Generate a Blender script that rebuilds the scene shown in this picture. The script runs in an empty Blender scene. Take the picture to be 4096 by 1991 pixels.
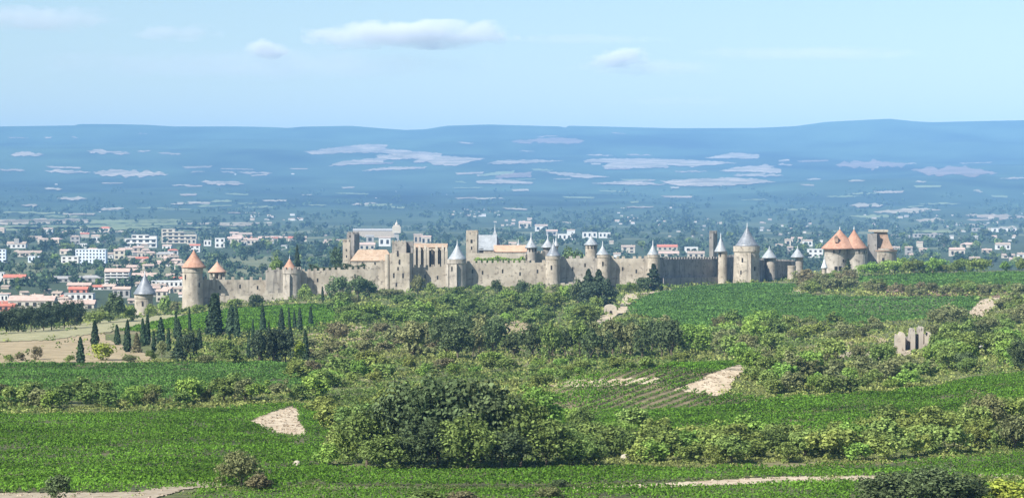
import bpy, math, random
import numpy as np
from mathutils import Vector

# ------------------------------------------------------------------ camera
SC = bpy.context.scene
COL = SC.collection
F = 10667.0            # focal length in photo pixels (4096 wide)
EYE = 100.0
PITCH = math.atan((995.5 - 780.0) / F)
CP, SP = math.cos(PITCH), math.sin(PITCH)
cam = bpy.data.cameras.new("camera")
cam.sensor_width = 36.0
cam.lens = 36.0 * F / 4096.0
cam.clip_start = 1.0
cam.clip_end = 90000.0
camo = bpy.data.objects.new("camera", cam)
camo.location = (0, 0, EYE)
camo.rotation_euler = (math.pi / 2 - PITCH, 0, 0)
COL.objects.link(camo)
SC.camera = camo

# ------------------------------------------------------------------ light
SUN_EL = math.radians(41)
SUN_AZ = math.radians(226)          # from +Y (north) clockwise: behind the camera, to the left
sun_dir = Vector((math.sin(SUN_AZ) * math.cos(SUN_EL), math.cos(SUN_AZ) * math.cos(SUN_EL), math.sin(SUN_EL)))
sl = bpy.data.lights.new("sun", 'SUN')
sl.energy = 5.0
sl.angle = math.radians(0.5)
sl.color = (1.0, 0.96, 0.89)
so = bpy.data.objects.new("sun", sl)
so.rotation_euler = (-sun_dir).to_track_quat('-Z', 'Y').to_euler()
so.location = (0, 0, 3000)
COL.objects.link(so)
W = bpy.data.worlds.new("World")
SC.world = W
W.use_nodes = True
wn = W.node_tree
bg = wn.nodes["Background"]
sky = wn.nodes.new("ShaderNodeTexSky")
sky.sky_type = 'NISHITA'
sky.sun_disc = False
sky.sun_elevation = SUN_EL
sky.sun_rotation = SUN_AZ
sky.altitude = 100
sky.air_density = 1.0
sky.dust_density = 0.3
sky.ozone_density = 2.6
wn.links.new(sky.outputs[0], bg.inputs[0])
bg.inputs[1].default_value = 0.08
SC.view_settings.view_transform = 'Standard'
SC.view_settings.look = 'None'
SC.view_settings.gamma = 1.0
SC.view_settings.exposure = 0.76
HAZE_DENSITY = 4.7e-5
HAZE_COLOR = (0.27, 0.555, 0.96, 1)
HAZE_ANISO = -0.33
SC.cycles.volume_bounces = 3
SC.cycles.max_bounces = 6
SC.cycles.transparent_max_bounces = 8

# ------------------------------------------------------------------ helpers
rng0 = np.random.default_rng(7)

def ray(px, py):
    x = (np.asarray(px, float) - 2048.0) / F
    v = (995.5 - np.asarray(py, float)) / F
    return x, CP + v * SP, -SP + v * CP

def pt(px, py, Y):
    """world point on the sight line of a pixel at depth Y"""
    dx, dy, dz = ray(px, py)
    k = Y / dy
    return Vector((float(dx * k), float(Y), float(EYE + dz * k)))

def proj(X, Y, Z):
    x, y, z = X, Y, Z - EYE
    d = y * CP - z * SP
    return 2048.0 + F * x / d, 995.5 - F * (z * CP + y * SP) / d

def mpp(Y):
    return Y / F

def inpoly(x, y, poly):
    x = np.asarray(x, float); y = np.asarray(y, float)
    inside = np.zeros(x.shape, bool)
    n = len(poly)
    for i in range(n):
        x1, y1 = poly[i]; x2, y2 = poly[(i + 1) % n]
        c = ((y1 > y) != (y2 > y))
        with np.errstate(divide='ignore', invalid='ignore'):
            xi = (x2 - x1) * (y - y1) / ((y2 - y1) if y2 != y1 else 1e-9) + x1
        inside ^= c & (x < xi)
    return inside

def vnoise(x, y, seed=0):
    """smooth value noise in [-1,1]"""
    x = np.asarray(x, float); y = np.asarray(y, float)
    xi = np.floor(x).astype(np.int64); yi = np.floor(y).astype(np.int64)
    xf = x - xi; yf = y - yi
    u = xf * xf * (3 - 2 * xf); v = yf * yf * (3 - 2 * yf)
    def h(a, b):
        n = (a * 374761393 + b * 668265263 + seed * 974634777) & 0xffffffff
        n = ((n ^ (n >> 13)) * 1274126177) & 0xffffffff
        n = n ^ (n >> 16)
        return (n & 0xffff) / 32767.5 - 1.0
    a = h(xi, yi); b = h(xi + 1, yi); c = h(xi, yi + 1); d = h(xi + 1, yi + 1)
    return (a * (1 - u) + b * u) * (1 - v) + (c * (1 - u) + d * u) * v

def fbm(x, y, o=4, seed=0):
    s = 0; a = 0.5; f = 1.0
    for k in range(o):
        s = s + a * vnoise(x * f, y * f, seed + k * 13)
        a *= 0.5; f *= 2.03
    return s

# ------------------------------------------------------------------ terrain heights
TPX = np.array([-900, 0, 580, 1000, 1500, 2048, 2600, 3050, 3500, 4096, 4900], float)
TROWS = [
    (330, [1991] * 11),
    (400, [1880] * 11),
    (570, [1640, 1640, 1640, 1640, 1642, 1648, 1645, 1625, 1600, 1570, 1550]),
    (615, [1585, 1585, 1585, 1585, 1585, 1535, 1458, 1490, 1556, 1522, 1505]),
    (645, [1556, 1556, 1556, 1556, 1558, 1528, 1468, 1482, 1528, 1495, 1480]),
    (760, [1460, 1460, 1460, 1460, 1468, 1470, 1465, 1450, 1430, 1400, 1390]),
    (1020, [1345, 1335, 1338, 1335, 1345, 1342, 1328, 1322, 1315, 1290, 1285]),
    (1300, [1312, 1305, 1275, 1265, 1255, 1252, 1228, 1222, 1200, 1180, 1176]),
    (1500, [1300, 1290, 1268, 1215, 1183, 1178, 1168, 1152, 1130, 1112, 1110]),
    (1580, [1297, 1285, 1250, 1202, 1168, 1158, 1150, 1135, 1100, 1090, 1088]),
    (1665, [1294, 1282, 1240, 1150, 1110, 1100, 1146, 1124, 1092, 1080, 1078]),
    (1800, [1288, 1276, 1228, 1135, 1088, 1078, 1082, 1084, 1084, 1083, 1080]),
    (1950, [1280, 1270, 1225, 1150, 1120, 1110, 1110, 1110, 1110, 1100, 1100]),
]
RIDGE = np.array([(-900, 508), (0, 506), (200, 503), (300, 502), (318, 496), (480, 497), (600, 500), (700, 506), (763, 506),
                  (960, 506), (1100, 509), (1150, 512), (1210, 507), (1400, 503), (1510, 512), (1620, 520), (1700, 517), (1790, 503),
                  (1950, 498), (2100, 502), (2240, 506), (2260, 511), (2275, 503), (2400, 506), (2700, 513), (3020, 512),
                  (3180, 505), (3300, 488), (3450, 480), (3560, 475), (3640, 484), (3720, 489), (3900, 485), (4096, 481), (4900, 470)], float)
_Y = [0.0]; _D = [np.full(11, 2.0)]
_Y.append(200.0); _D.append(np.full(11, 33.5))
for yy, row in TROWS:
    _Y.append(float(yy)); _D.append((np.array(row, float) - 780.0) / F * yy)
for yy, d in [(2350, 95), (8000, 95), (10000, 70), (12000, 28), (15000, -80), (18000, -245), (21000, -430)]:
    _Y.append(float(yy)); _D.append(np.full(11, float(d)))
_Y.append(23000.0); _D.append(np.full(11, 0.0))       # replaced by the ridge line
_Y.append(26400.0); _D.append(np.full(11, -250.0))
_Y = np.array(_Y); _D = np.array(_D)

def base_drop(X, Y):
    Ys = np.maximum(Y, 1.0)
    px = np.clip(X / np.maximum(Ys, 330) * F + 2048.0, TPX[0], TPX[-1])
    j = np.clip(np.searchsorted(_Y, Ys, side='right') - 1, 0, len(_Y) - 2)
    t = np.clip((Ys - _Y[j]) / (_Y[j + 1] - _Y[j]), 0, 1)
    i = np.clip(np.searchsorted(TPX, px, side='right') - 1, 0, len(TPX) - 2)
    s = (px - TPX[i]) / (TPX[i + 1] - TPX[i])
    s = s * s * (3 - 2 * s)
    D = _D.copy()
    def val(jj):
        a = D[jj, i] * (1 - s) + D[jj, i + 1] * s
        rd = -(780.0 - np.interp(px, RIDGE[:, 0], RIDGE[:, 1])) / F * 23000.0
        return np.where(jj == len(_Y) - 2, rd, a)
    d = val(j) * (1 - t) + val(j + 1) * t
    # relief
    near = np.clip((1400 - Ys) / 400, 0, 1) * np.clip((Ys - 150) / 150, 0, 1)
    d = d + near * 0.35 * fbm(X / 22.0, Ys / 22.0, 3, 3)
    far = np.clip((Ys - 9500) / 4000, 0, 1) * np.clip((22600 - Ys) / 1500, 0, 1)
    d = d + far * 92.0 * fbm(X / 1900.0 + 5, Ys / 2300.0, 4, 9)
    return d

GY = np.concatenate([np.linspace(-150, 200, 26)[:-1], np.geomspace(200, 2350, 420), np.geomspace(2350, 26400, 230)[1:]])
GU = np.linspace(-0.34, 0.34, 521)
_YY, _UU = np.meshgrid(GY, GU, indexing='ij')
_XX = _UU * (np.maximum(_YY, -100) + 420.0)
GZ = EYE - base_drop(_XX, _YY)

def height(X, Y):
    X = np.asarray(X, float); Y = np.asarray(Y, float)
    r = np.interp(Y, GY, np.arange(len(GY)))
    c = np.interp(X / (np.maximum(Y, -100) + 420.0), GU, np.arange(len(GU)))
    r0 = np.clip(r.astype(int), 0, len(GY) - 2); c0 = np.clip(c.astype(int), 0, len(GU) - 2)
    a = r - r0; b = c - c0
    return (GZ[r0, c0] * (1 - a) * (1 - b) + GZ[r0 + 1, c0] * a * (1 - b)
            + GZ[r0, c0 + 1] * (1 - a) * b + GZ[r0 + 1, c0 + 1] * a * b)

_SY = np.concatenate([np.geomspace(250, 2400, 900), np.geomspace(2400, 23000, 700)[1:]])

def hits(px, py):
    """first terrain point along each pixel's sight line -> X, Y, Z arrays (nan when it misses)"""
    px = np.atleast_1d(np.asarray(px, float)); py = np.atleast_1d(np.asarray(py, float))
    OX = np.full(px.shape, np.nan); OY = OX.copy(); OZ = OX.copy()
    for k0 in range(0, len(px), 4000):
        sl_ = slice(k0, k0 + 4000)
        dx, dy, dz = ray(px[sl_], py[sl_])
        kk = _SY[None, :] / dy[:, None]
        X = dx[:, None] * kk
        below = (EYE + dz[:, None] * kk) < height(X, np.broadcast_to(_SY[None, :], X.shape))
        ok = below.any(1)
        j = np.maximum(below.argmax(1), 1)
        lo = _SY[j - 1].copy(); hi = _SY[j].copy()
        for _ in range(14):
            m = 0.5 * (lo + hi)
            q = m / dy
            b = (EYE + dz * q) < height(dx * q, m)
            hi = np.where(b, m, hi); lo = np.where(b, lo, m)
        q = hi / dy
        OX[sl_] = np.where(ok, dx * q, np.nan); OY[sl_] = np.where(ok, hi, np.nan)
        OZ[sl_] = np.where(ok, height(dx * q, hi), np.nan)
    return OX, OY, OZ

def hit(px, py):
    a, b, c = hits([px], [py])
    return Vector((a[0], b[0], c[0]))

# ------------------------------------------------------------------ materials
def new_mat(name):
    m = bpy.data.materials.new(name)
    m.use_nodes = True
    return m, m.node_tree.nodes, m.node_tree.links, m.node_tree.nodes["Principled BSDF"]

def rgba(c):
    return (c[0], c[1], c[2], 1)

def mottled(name, c1, c2, scale=0.3, scale2=None, c3=None, rough=0.9, spec=0.2, bump=0.0, coord='Object', detail=6.0, objvar=0.0, lo=0.35, hi=0.65, streak=False):
    m, N, L, P = new_mat(name)
    tc = N.new("ShaderNodeTexCoord")
    n = N.new("ShaderNodeTexNoise"); n.inputs["Scale"].default_value = scale; n.inputs["Detail"].default_value = detail
    L.new(tc.outputs[coord], n.inputs["Vector"])
    r = N.new("ShaderNodeMapRange"); r.inputs[1].default_value = lo; r.inputs[2].default_value = hi
    L.new(n.outputs[0], r.inputs[0])
    mx = N.new("ShaderNodeMix"); mx.data_type = 'RGBA'
    mx.inputs[6].default_value = rgba(c1); mx.inputs[7].default_value = rgba(c2)
    L.new(r.outputs[0], mx.inputs[0])
    out = mx.outputs[2]
    if c3 is not None:
        n2 = N.new("ShaderNodeTexNoise"); n2.inputs["Scale"].default_value = scale2 or scale * 5; n2.inputs["Detail"].default_value = 3
        L.new(tc.outputs[coord], n2.inputs["Vector"])
        r2 = N.new("ShaderNodeMapRange"); r2.inputs[1].default_value = 0.55; r2.inputs[2].default_value = 0.72
        L.new(n2.outputs[0], r2.inputs[0])
        m2 = N.new("ShaderNodeMix"); m2.data_type = 'RGBA'
        L.new(r2.outputs[0], m2.inputs[0]); L.new(out, m2.inputs[6]); m2.inputs[7].default_value = rgba(c3)
        out = m2.outputs[2]
    if streak:                                  # rain streaks and lichen running down the masonry
        mp = N.new("ShaderNodeMapping"); mp.inputs["Scale"].default_value = (0.42, 0.42, 0.055); L.new(tc.outputs[coord], mp.inputs[0])
        n3 = N.new("ShaderNodeTexNoise"); n3.inputs["Scale"].default_value = 1.0; n3.inputs["Detail"].default_value = 5; L.new(mp.outputs[0], n3.inputs["Vector"])
        r3 = N.new("ShaderNodeMapRange"); r3.inputs[1].default_value = 0.54; r3.inputs[2].default_value = 0.74; r3.inputs[4].default_value = 0.75; L.new(n3.outputs[0], r3.inputs[0])
        m3 = N.new("ShaderNodeMix"); m3.data_type = 'RGBA'; L.new(r3.outputs[0], m3.inputs[0]); L.new(out, m3.inputs[6]); m3.inputs[7].default_value = (c1[0] * .5, c1[1] * .5, c1[2] * .52, 1)
        out = m3.outputs[2]
    if objvar:
        oi = N.new("ShaderNodeObjectInfo")
        mr = N.new("ShaderNodeMapRange"); mr.inputs[3].default_value = 1 - objvar; mr.inputs[4].default_value = 1 + objvar
        L.new(oi.outputs["Random"], mr.inputs[0])
        hv = N.new("ShaderNodeHueSaturation")
        L.new(mr.outputs[0], hv.inputs["Value"]); L.new(out, hv.inputs["Color"])
        out = hv.outputs[0]
    L.new(out, P.inputs["Base Color"])
    P.inputs["Roughness"].default_value = rough
    P.inputs["Specular IOR Level"].default_value = spec
    if bump:
        b = N.new("ShaderNodeBump"); b.inputs["Strength"].default_value = 1.0; b.inputs["Distance"].default_value = bump
        L.new(n.outputs[0], b.inputs["Height"]); L.new(b.outputs[0], P.inputs["Normal"])
    return m

def leaf_mat(name, col, hue=0.012, val=0.25, isl=0.6, trans=0.28, patchy=0.0):
    m, N, L, P = new_mat(name)
    oi = N.new("ShaderNodeObjectInfo"); ge = N.new("ShaderNodeNewGeometry")
    a = N.new("ShaderNodeMapRange"); a.inputs[3].default_value = 1 - isl; a.inputs[4].default_value = 1 + isl
    L.new(ge.outputs["Random Per Island"], a.inputs[0])
    b = N.new("ShaderNodeMapRange"); b.inputs[3].default_value = 1 - val; b.inputs[4].default_value = 1 + val
    L.new(oi.outputs["Random"], b.inputs[0])
    mu = N.new("ShaderNodeMath"); mu.operation = 'MULTIPLY'
    L.new(a.outputs[0], mu.inputs[0]); L.new(b.outputs[0], mu.inputs[1])
    if patchy:                                  # stronger and weaker growth over the field
        tc = N.new("ShaderNodeTexCoord"); pn = N.new("ShaderNodeTexNoise"); pn.inputs["Scale"].default_value = 0.045; pn.inputs["Detail"].default_value = 4
        L.new(tc.outputs["Object"], pn.inputs["Vector"])
        pm = N.new("ShaderNodeMapRange"); pm.inputs[1].default_value = .3; pm.inputs[2].default_value = .7; pm.inputs[3].default_value = 1 - patchy; pm.inputs[4].default_value = 1 + patchy
        L.new(pn.outputs[0], pm.inputs[0]); m4 = N.new("ShaderNodeMath"); m4.operation = 'MULTIPLY'
        L.new(mu.outputs[0], m4.inputs[0]); L.new(pm.outputs[0], m4.inputs[1]); mu = m4
    fr = N.new("ShaderNodeMath"); fr.operation = 'MULTIPLY'; fr.inputs[1].default_value = 7.31
    L.new(oi.outputs["Random"], fr.inputs[0])
    fr2 = N.new("ShaderNodeMath"); fr2.operation = 'FRACT'; L.new(fr.outputs[0], fr2.inputs[0])
    hh = N.new("ShaderNodeMapRange"); hh.inputs[3].default_value = 0.5 - hue; hh.inputs[4].default_value = 0.5 + hue
    L.new(fr2.outputs[0], hh.inputs[0])
    hs = N.new("ShaderNodeHueSaturation"); hs.inputs["Color"].default_value = rgba(col)
    L.new(hh.outputs[0], hs.inputs["Hue"]); L.new(mu.outputs[0], hs.inputs["Value"])
    L.new(hs.outputs[0], P.inputs["Base Color"])
    P.inputs["Roughness"].default_value = 0.9
    P.inputs["Specular IOR Level"].default_value = 0.04
    t = N.new("ShaderNodeBsdfTranslucent"); L.new(hs.outputs[0], t.inputs[0])
    ms = N.new("ShaderNodeMixShader"); ms.inputs[0].default_value = trans
    L.new(P.outputs[0], ms.inputs[1]); L.new(t.outputs[0], ms.inputs[2])
    L.new(ms.outputs[0], N["Material Output"].inputs[0])
    return m

STONE = mottled("limestone masonry", (0.29, 0.258, 0.215), (0.46, 0.415, 0.35), 0.16, 0.5, (0.15, 0.13, 0.11), streak=True, bump=0.2, lo=0.33, hi=0.66)
STONE2 = mottled("warm limestone masonry", (0.32, 0.275, 0.215), (0.49, 0.43, 0.345), 0.16, 0.5, (0.18, 0.15, 0.12), streak=True, bump=0.2, lo=0.33, hi=0.66)
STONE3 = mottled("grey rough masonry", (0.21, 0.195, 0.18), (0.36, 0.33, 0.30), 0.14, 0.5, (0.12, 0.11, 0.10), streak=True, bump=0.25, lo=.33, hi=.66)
PALE = mottled("pale stone", (0.37, 0.325, 0.26), (0.50, 0.44, 0.35), 0.2, 0.8, (0.23, 0.19, 0.15))
DARK = mottled("dark opening", (0.025, 0.022, 0.02), (0.04, 0.035, 0.03), 1.0)
ORANGE = mottled("orange clay tile", (0.36, 0.19, 0.125), (0.48, 0.28, 0.19), 0.35, 1.0, (0.25, 0.135, 0.095), rough=0.8)
OLDTILE = mottled("weathered clay tile", (0.38, 0.27, 0.18), (0.50, 0.37, 0.265), 0.3, 1.0, (0.26, 0.18, 0.125), rough=0.85)
BROWNTILE = mottled("brown flat tile", (0.30, 0.20, 0.14), (0.38, 0.26, 0.19), 0.3, 1.0, (0.22, 0.15, 0.11), rough=0.85)
SLATE = mottled("grey slate", (0.16, 0.175, 0.195), (0.26, 0.275, 0.295), 0.35, 1.2, (0.11, 0.12, 0.135), rough=0.4, spec=0.5)
SLATEPALE = mottled("pale slate", (0.27, 0.29, 0.30), (0.38, 0.40, 0.41), 0.35, 1.0, (0.19, 0.205, 0.22), rough=0.42, spec=0.5)
LEAD = mottled("lead finial", (0.45, 0.47, 0.48), (0.6, 0.62, 0.62), 1.0, rough=0.4, spec=0.5)
TIMBER = mottled("weathered timber", (0.24, 0.20, 0.15), (0.34, 0.29, 0.22), 1.0)
SAND = mottled("pale sandy soil", (0.42, 0.335, 0.225), (0.60, 0.505, 0.365), 0.25, 0.6, (0.26, 0.175, 0.105), coord='Object')
TRACK = mottled("pale gravel track", (0.32, 0.26, 0.18), (0.44, 0.37, 0.27), 0.4, 1.0, (0.20, 0.17, 0.09))
OCHRE = mottled("dry grass", (0.31, 0.24, 0.14), (0.42, 0.335, 0.205), 0.12, 0.6, (0.24, 0.21, 0.11))
VERGE = mottled("sun bleached verge", (0.28, 0.265, 0.14), (0.40, 0.365, 0.21), 0.15, 0.7, (0.18, 0.20, 0.085))
VSOIL = mottled("vineyard soil", (0.07, 0.085, 0.035), (0.13, 0.12, 0.06), 0.2, 0.7, (0.045, 0.065, 0.02))
FIELDPINK = mottled("bare clay field", (0.20, 0.165, 0.12), (0.46, 0.375, 0.28), 0.006, 0.03, (0.09, 0.10, 0.065))
FIELDPALE = mottled("stubble field", (0.27, 0.235, 0.17), (0.45, 0.39, 0.29), 0.009, 0.03, (0.15, 0.15, 0.10))
FIELDGREEN = mottled("pasture", (0.15, 0.19, 0.09), (0.23, 0.26, 0.13), 0.006, 0.04, (0.10, 0.14, 0.06))
BARK = mottled("bark", (0.11, 0.085, 0.06), (0.17, 0.14, 0.105), 2.0)

LF = {
    'olive': leaf_mat("olive leaves", (0.200, 0.270, 0.075)),
    'grey': leaf_mat("grey green leaves", (0.215, 0.230, 0.099)),
    'green': leaf_mat("fresh green leaves", (0.213, 0.325, 0.069)),
    'yellow': leaf_mat("yellow green leaves", (0.235, 0.285, 0.075)),
    'bright': leaf_mat("bright yellow leaves", (0.295, 0.357, 0.062)),
    'dark': leaf_mat("dark green leaves", (0.105, 0.142, 0.062)),
    'cypress': leaf_mat("cypress leaves", (0.053, 0.087, 0.046), val=0.2, trans=0.1),
    'pine': leaf_mat("pine needles", (0.117, 0.172, 0.073), trans=0.12),
    'brown': leaf_mat("dry brown leaves", (0.210, 0.190, 0.100)),
    'town': leaf_mat("town tree leaves", (0.078, 0.121, 0.065), hue=0.03, val=0.35),
    'deep': leaf_mat("deep conifer leaves", (0.058, 0.082, 0.046), trans=0.15),
    'mid': leaf_mat("mid green leaves", (0.145, 0.207, 0.059)),
    'undergreen': leaf_mat("green undergrowth leaves", (0.145, 0.207, 0.054), hue=0.0, val=0.0, isl=0.55, patchy=0.35),
    'vine': leaf_mat("vine leaves", (0.112, 0.222, 0.026), hue=0.0, val=0.0, isl=0.5, patchy=0.35),
    'vinedeep': leaf_mat("deep vine leaves", (0.105, 0.205, 0.045), hue=0.0, val=0.0, isl=0.5, patchy=0.35),
    'under': leaf_mat("undergrowth leaves", (0.268, 0.298, 0.093), hue=0.0, val=0.0, isl=0.55, patchy=0.35),
    'forest': leaf_mat("far wood leaves", (0.062, 0.096, 0.053), hue=0.0, val=0.0, isl=0.6, trans=0.1),
}

# ------------------------------------------------------------------ object helpers
def tag(o, label=None, cat=None, group=None, kind=None):
    if label: o['label'] = label
    if cat: o['category'] = cat
    if group: o['group'] = group
    if kind: o['kind'] = kind
    return o

def empty(name, loc, label, cat, group=None, rz=0.0, scale=None):
    o = bpy.data.objects.new(name, None)
    o.empty_display_size = 1.0
    o.location = loc
    o.rotation_euler = (0, 0, rz)
    if scale: o.scale = scale
    COL.objects.link(o)
    return tag(o, label, cat, group)

def link_mesh(name, me, parent=None, loc=None):
    o = bpy.data.objects.new(name, me)
    COL.objects.link(o)
    if parent is not None: o.parent = parent
    if loc is not None: o.location = loc
    return o

class MB:
    def __init__(s):
        s.v = []; s.f = []; s.mi = []; s.smooth = False
    def add(s, vs, fs, mi=0):
        b = len(s.v)
        s.v.extend([tuple(p) for p in vs]); s.f.extend([tuple(b + i for i in f) for f in fs]); s.mi.extend([mi] * len(fs))
    def box(s, x0, x1, y0, y1, z0, z1, mi=0):
        s.add([(x0, y0, z0), (x1, y0, z0), (x1, y1, z0), (x0, y1, z0), (x0, y0, z1), (x1, y0, z1), (x1, y1, z1), (x0, y1, z1)],
              [(0, 3, 2, 1), (4, 5, 6, 7), (0, 1, 5, 4), (1, 2, 6, 5), (2, 3, 7, 6), (3, 0, 4, 7)], mi)
    def slab(s, a, b, th, z0a, z0b, z1a, z1b, mi=0):
        """upright slab from a to b (2D), thickness th to the far side, bottoms z0, tops z1"""
        ax, ay = a; bx, by = b
        L = math.hypot(bx - ax, by - ay) or 1e-6
        nx, ny = -(by - ay) / L * th, (bx - ax) / L * th
        s.add([(ax, ay, z0a), (bx, by, z0b), (bx + nx, by + ny, z0b), (ax + nx, ay + ny, z0a),
               (ax, ay, z1a), (bx, by, z1b), (bx + nx, by + ny, z1b), (ax + nx, ay + ny, z1a)],
              [(0, 3, 2, 1), (4, 5, 6, 7), (0, 1, 5, 4), (1, 2, 6, 5), (2, 3, 7, 6), (3, 0, 4, 7)], mi)
    def lathe(s, prof, n=28, cx=0, cy=0, mi=0, cap=True, jit=0.0, sx=1.0, sy=1.0):
        b = []
        for (r, z) in prof:
            for k in range(n):
                a = 2 * math.pi * k / n
                rr = r * (1 + jit * random.uniform(-1, 1))
                b.append((cx + rr * math.cos(a) * sx, cy + rr * math.sin(a) * sy, z))
        f = []
        for i in range(len(prof) - 1):
            for k in range(n):
                k2 = (k + 1) % n
                f.append((i * n + k, i * n + k2, (i + 1) * n + k2, (i + 1) * n + k))
        if cap:
            f.append(tuple(range(n - 1, -1, -1)))
            f.append(tuple((len(prof) - 1) * n + k for k in range(n)))
        s.add(b, f, mi)
    def tube(s, p, q, r0, r1, n=6, mi=0):
        p = Vector(p); q = Vector(q); d = (q - p).normalized()
        t = d.orthogonal().normalized(); u = d.cross(t)
        vs = [p + (t * math.cos(2 * math.pi * k / n) + u * math.sin(2 * math.pi * k / n)) * r0 for k in range(n)]
        vs += [q + (t * math.cos(2 * math.pi * k / n) + u * math.sin(2 * math.pi * k / n)) * r1 for k in range(n)]
        fs = [(k, (k + 1) % n, n + (k + 1) % n, n + k) for k in range(n)] + [tuple(range(n - 1, -1, -1)), tuple(range(n, 2 * n))]
        s.add(vs, fs, mi)
    def mesh(s, name, mats):
        me = bpy.data.meshes.new(name)
        me.from_pydata(s.v, [], s.f)
        for m in (mats if isinstance(mats, (list, tuple)) else [mats]): me.materials.append(m)
        me.polygons.foreach_set("material_index", s.mi)
        if s.smooth: me.polygons.foreach_set("use_smooth", [True] * len(s.f))
        me.update()
        return me
    def build(s, name, mats, parent=None, loc=None):
        return link_mesh(name, s.mesh(name, mats), parent, loc)

def quads_mesh(name, co, mat):
    n = len(co) // 4
    me = bpy.data.meshes.new(name)
    me.vertices.add(4 * n); me.vertices.foreach_set("co", np.asarray(co, np.float32).ravel())
    me.loops.add(4 * n); me.loops.foreach_set("vertex_index", np.arange(4 * n, dtype=np.int32))
    me.polygons.add(n)
    me.polygons.foreach_set("loop_start", np.arange(0, 4 * n, 4, dtype=np.int32))
    me.polygons.foreach_set("loop_total", np.full(n, 4, np.int32))
    me.materials.append(mat)
    me.update(calc_edges=True)
    return me

def unit(a):
    return a / np.maximum(np.linalg.norm(a, axis=-1, keepdims=True), 1e-9)

def leafquads(p, n, size, r):
    """rhombic leaf sprays at p facing n -> (4N,3)"""
    n = unit(n)
    t = unit(np.cross(n, r.normal(size=p.shape)))
    b = np.cross(n, t)
    size = np.broadcast_to(np.asarray(size, float), (len(p),))[:, None]
    w = size * r.uniform(0.55, 1.15, (len(p), 1)); h = size * r.uniform(0.4, 0.85, (len(p), 1))
    k = r.uniform(-0.35, 0.35, (len(p), 1))
    q = np.stack([p - t * w, p - b * h + t * w * k, p + t * w, p + b * h - t * w * k], 1)
    return q.reshape(-1, 3)

ORD = ("first second third fourth fifth sixth seventh eighth ninth tenth eleventh twelfth thirteenth fourteenth fifteenth sixteenth "
       "seventeenth eighteenth nineteenth twentieth twenty-first twenty-second twenty-third twenty-fourth twenty-fifth twenty-sixth "
       "twenty-seventh twenty-eighth twenty-ninth thirtieth thirty-first thirty-second thirty-third thirty-fourth thirty-fifth "
       "thirty-sixth thirty-seventh thirty-eighth thirty-ninth fortieth").split()
# ------------------------------------------------------------------ terrain sheet
def build_terrain():
    R, C = GZ.shape
    co = np.stack([_XX, _YY, GZ], -1).reshape(-1, 3)
    idx = np.arange(R * C).reshape(R, C)
    q = np.stack([idx[:-1, :-1], idx[:-1, 1:], idx[1:, 1:], idx[1:, :-1]], -1).reshape(-1, 4)
    me = bpy.data.meshes.new("terrain")
    me.vertices.add(R * C); me.vertices.foreach_set("co", co.astype(np.float32).ravel())
    me.loops.add(len(q) * 4); me.loops.foreach_set("vertex_index", q.astype(np.int32).ravel())
    me.polygons.add(len(q))
    me.polygons.foreach_set("loop_start", np.arange(0, len(q) * 4, 4, dtype=np.int32))
    me.polygons.foreach_set("loop_total", np.full(len(q), 4, np.int32))
    me.polygons.foreach_set("use_smooth", np.ones(len(q), bool))
    X, Y = co[:, 0], co[:, 1]
    near = np.array([0.13, 0.145, 0.060]); plain = np.array([0.062, 0.085, 0.045]); wood = np.array([0.034, 0.056, 0.030])
    n1 = fbm(X / 40, Y / 40, 3, 21); n2 = fbm(X / 260, Y / 420, 3, 31); n3 = fbm(X / 900, Y / 1500, 4, 41)
    c = np.tile(near, (len(co), 1)) * (1 + 0.35 * n1[:, None])
    dry = np.clip(n1 * 2.2 - 0.2, 0, 1)[:, None]
    c = c * (1 - dry) + np.array([0.22, 0.19, 0.105]) * dry * 1.0
    t = np.clip((Y - 1700) / 500, 0, 1)[:, None]
    pl = plain * (1 + 0.5 * n2[:, None])
    past = np.clip((n2 - 0.12) * 5, 0, 1)[:, None] * np.clip((9000 - Y) / 2500, 0, 1)[:, None]
    pl = pl * (1 - past) + np.array([0.17, 0.18, 0.10]) * past
    c = c * (1 - t) + pl * t
    t = np.clip((Y - 8000) / 3500, 0, 1)[:, None]
    wd = wood * np.clip(1.15 + 1.3 * n3[:, None] + 0.9 * n2[:, None], .2, 3.5)
    c = c * (1 - t) + wd * t
    at = me.color_attributes.new("soil", 'FLOAT_COLOR', 'POINT')
    at.data.foreach_set("color", np.concatenate([np.clip(c, 0.01, 1), np.ones((len(co), 1))], 1).astype(np.float32).ravel())
    m, N, L, P = new_mat("terrain ground")
    a = N.new("ShaderNodeAttribute"); a.attribute_name = "soil"
    tc = N.new("ShaderNodeTexCoord"); no = N.new("ShaderNodeTexNoise"); no.inputs["Scale"].default_value = 0.5; no.inputs["Detail"].default_value = 8
    L.new(tc.outputs["Object"], no.inputs["Vector"])
    mr = N.new("ShaderNodeMapRange"); mr.inputs[1].default_value = 0.3; mr.inputs[2].default_value = 0.7; mr.inputs[3].default_value = 0.65; mr.inputs[4].default_value = 1.35
    L.new(no.outputs[0], mr.inputs[0])
    hs = N.new("ShaderNodeHueSaturation"); L.new(a.outputs["Color"], hs.inputs["Color"]); L.new(mr.outputs[0], hs.inputs["Value"])
    L.new(hs.outputs[0], P.inputs["Base Color"]); P.inputs["Roughness"].default_value = 0.95; P.inputs["Specular IOR Level"].default_value = 0.1
    me.materials.append(m); me.update(calc_edges=True)
    o = link_mesh("terrain", me)
    tag(o, kind="structure")
build_terrain()

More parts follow.
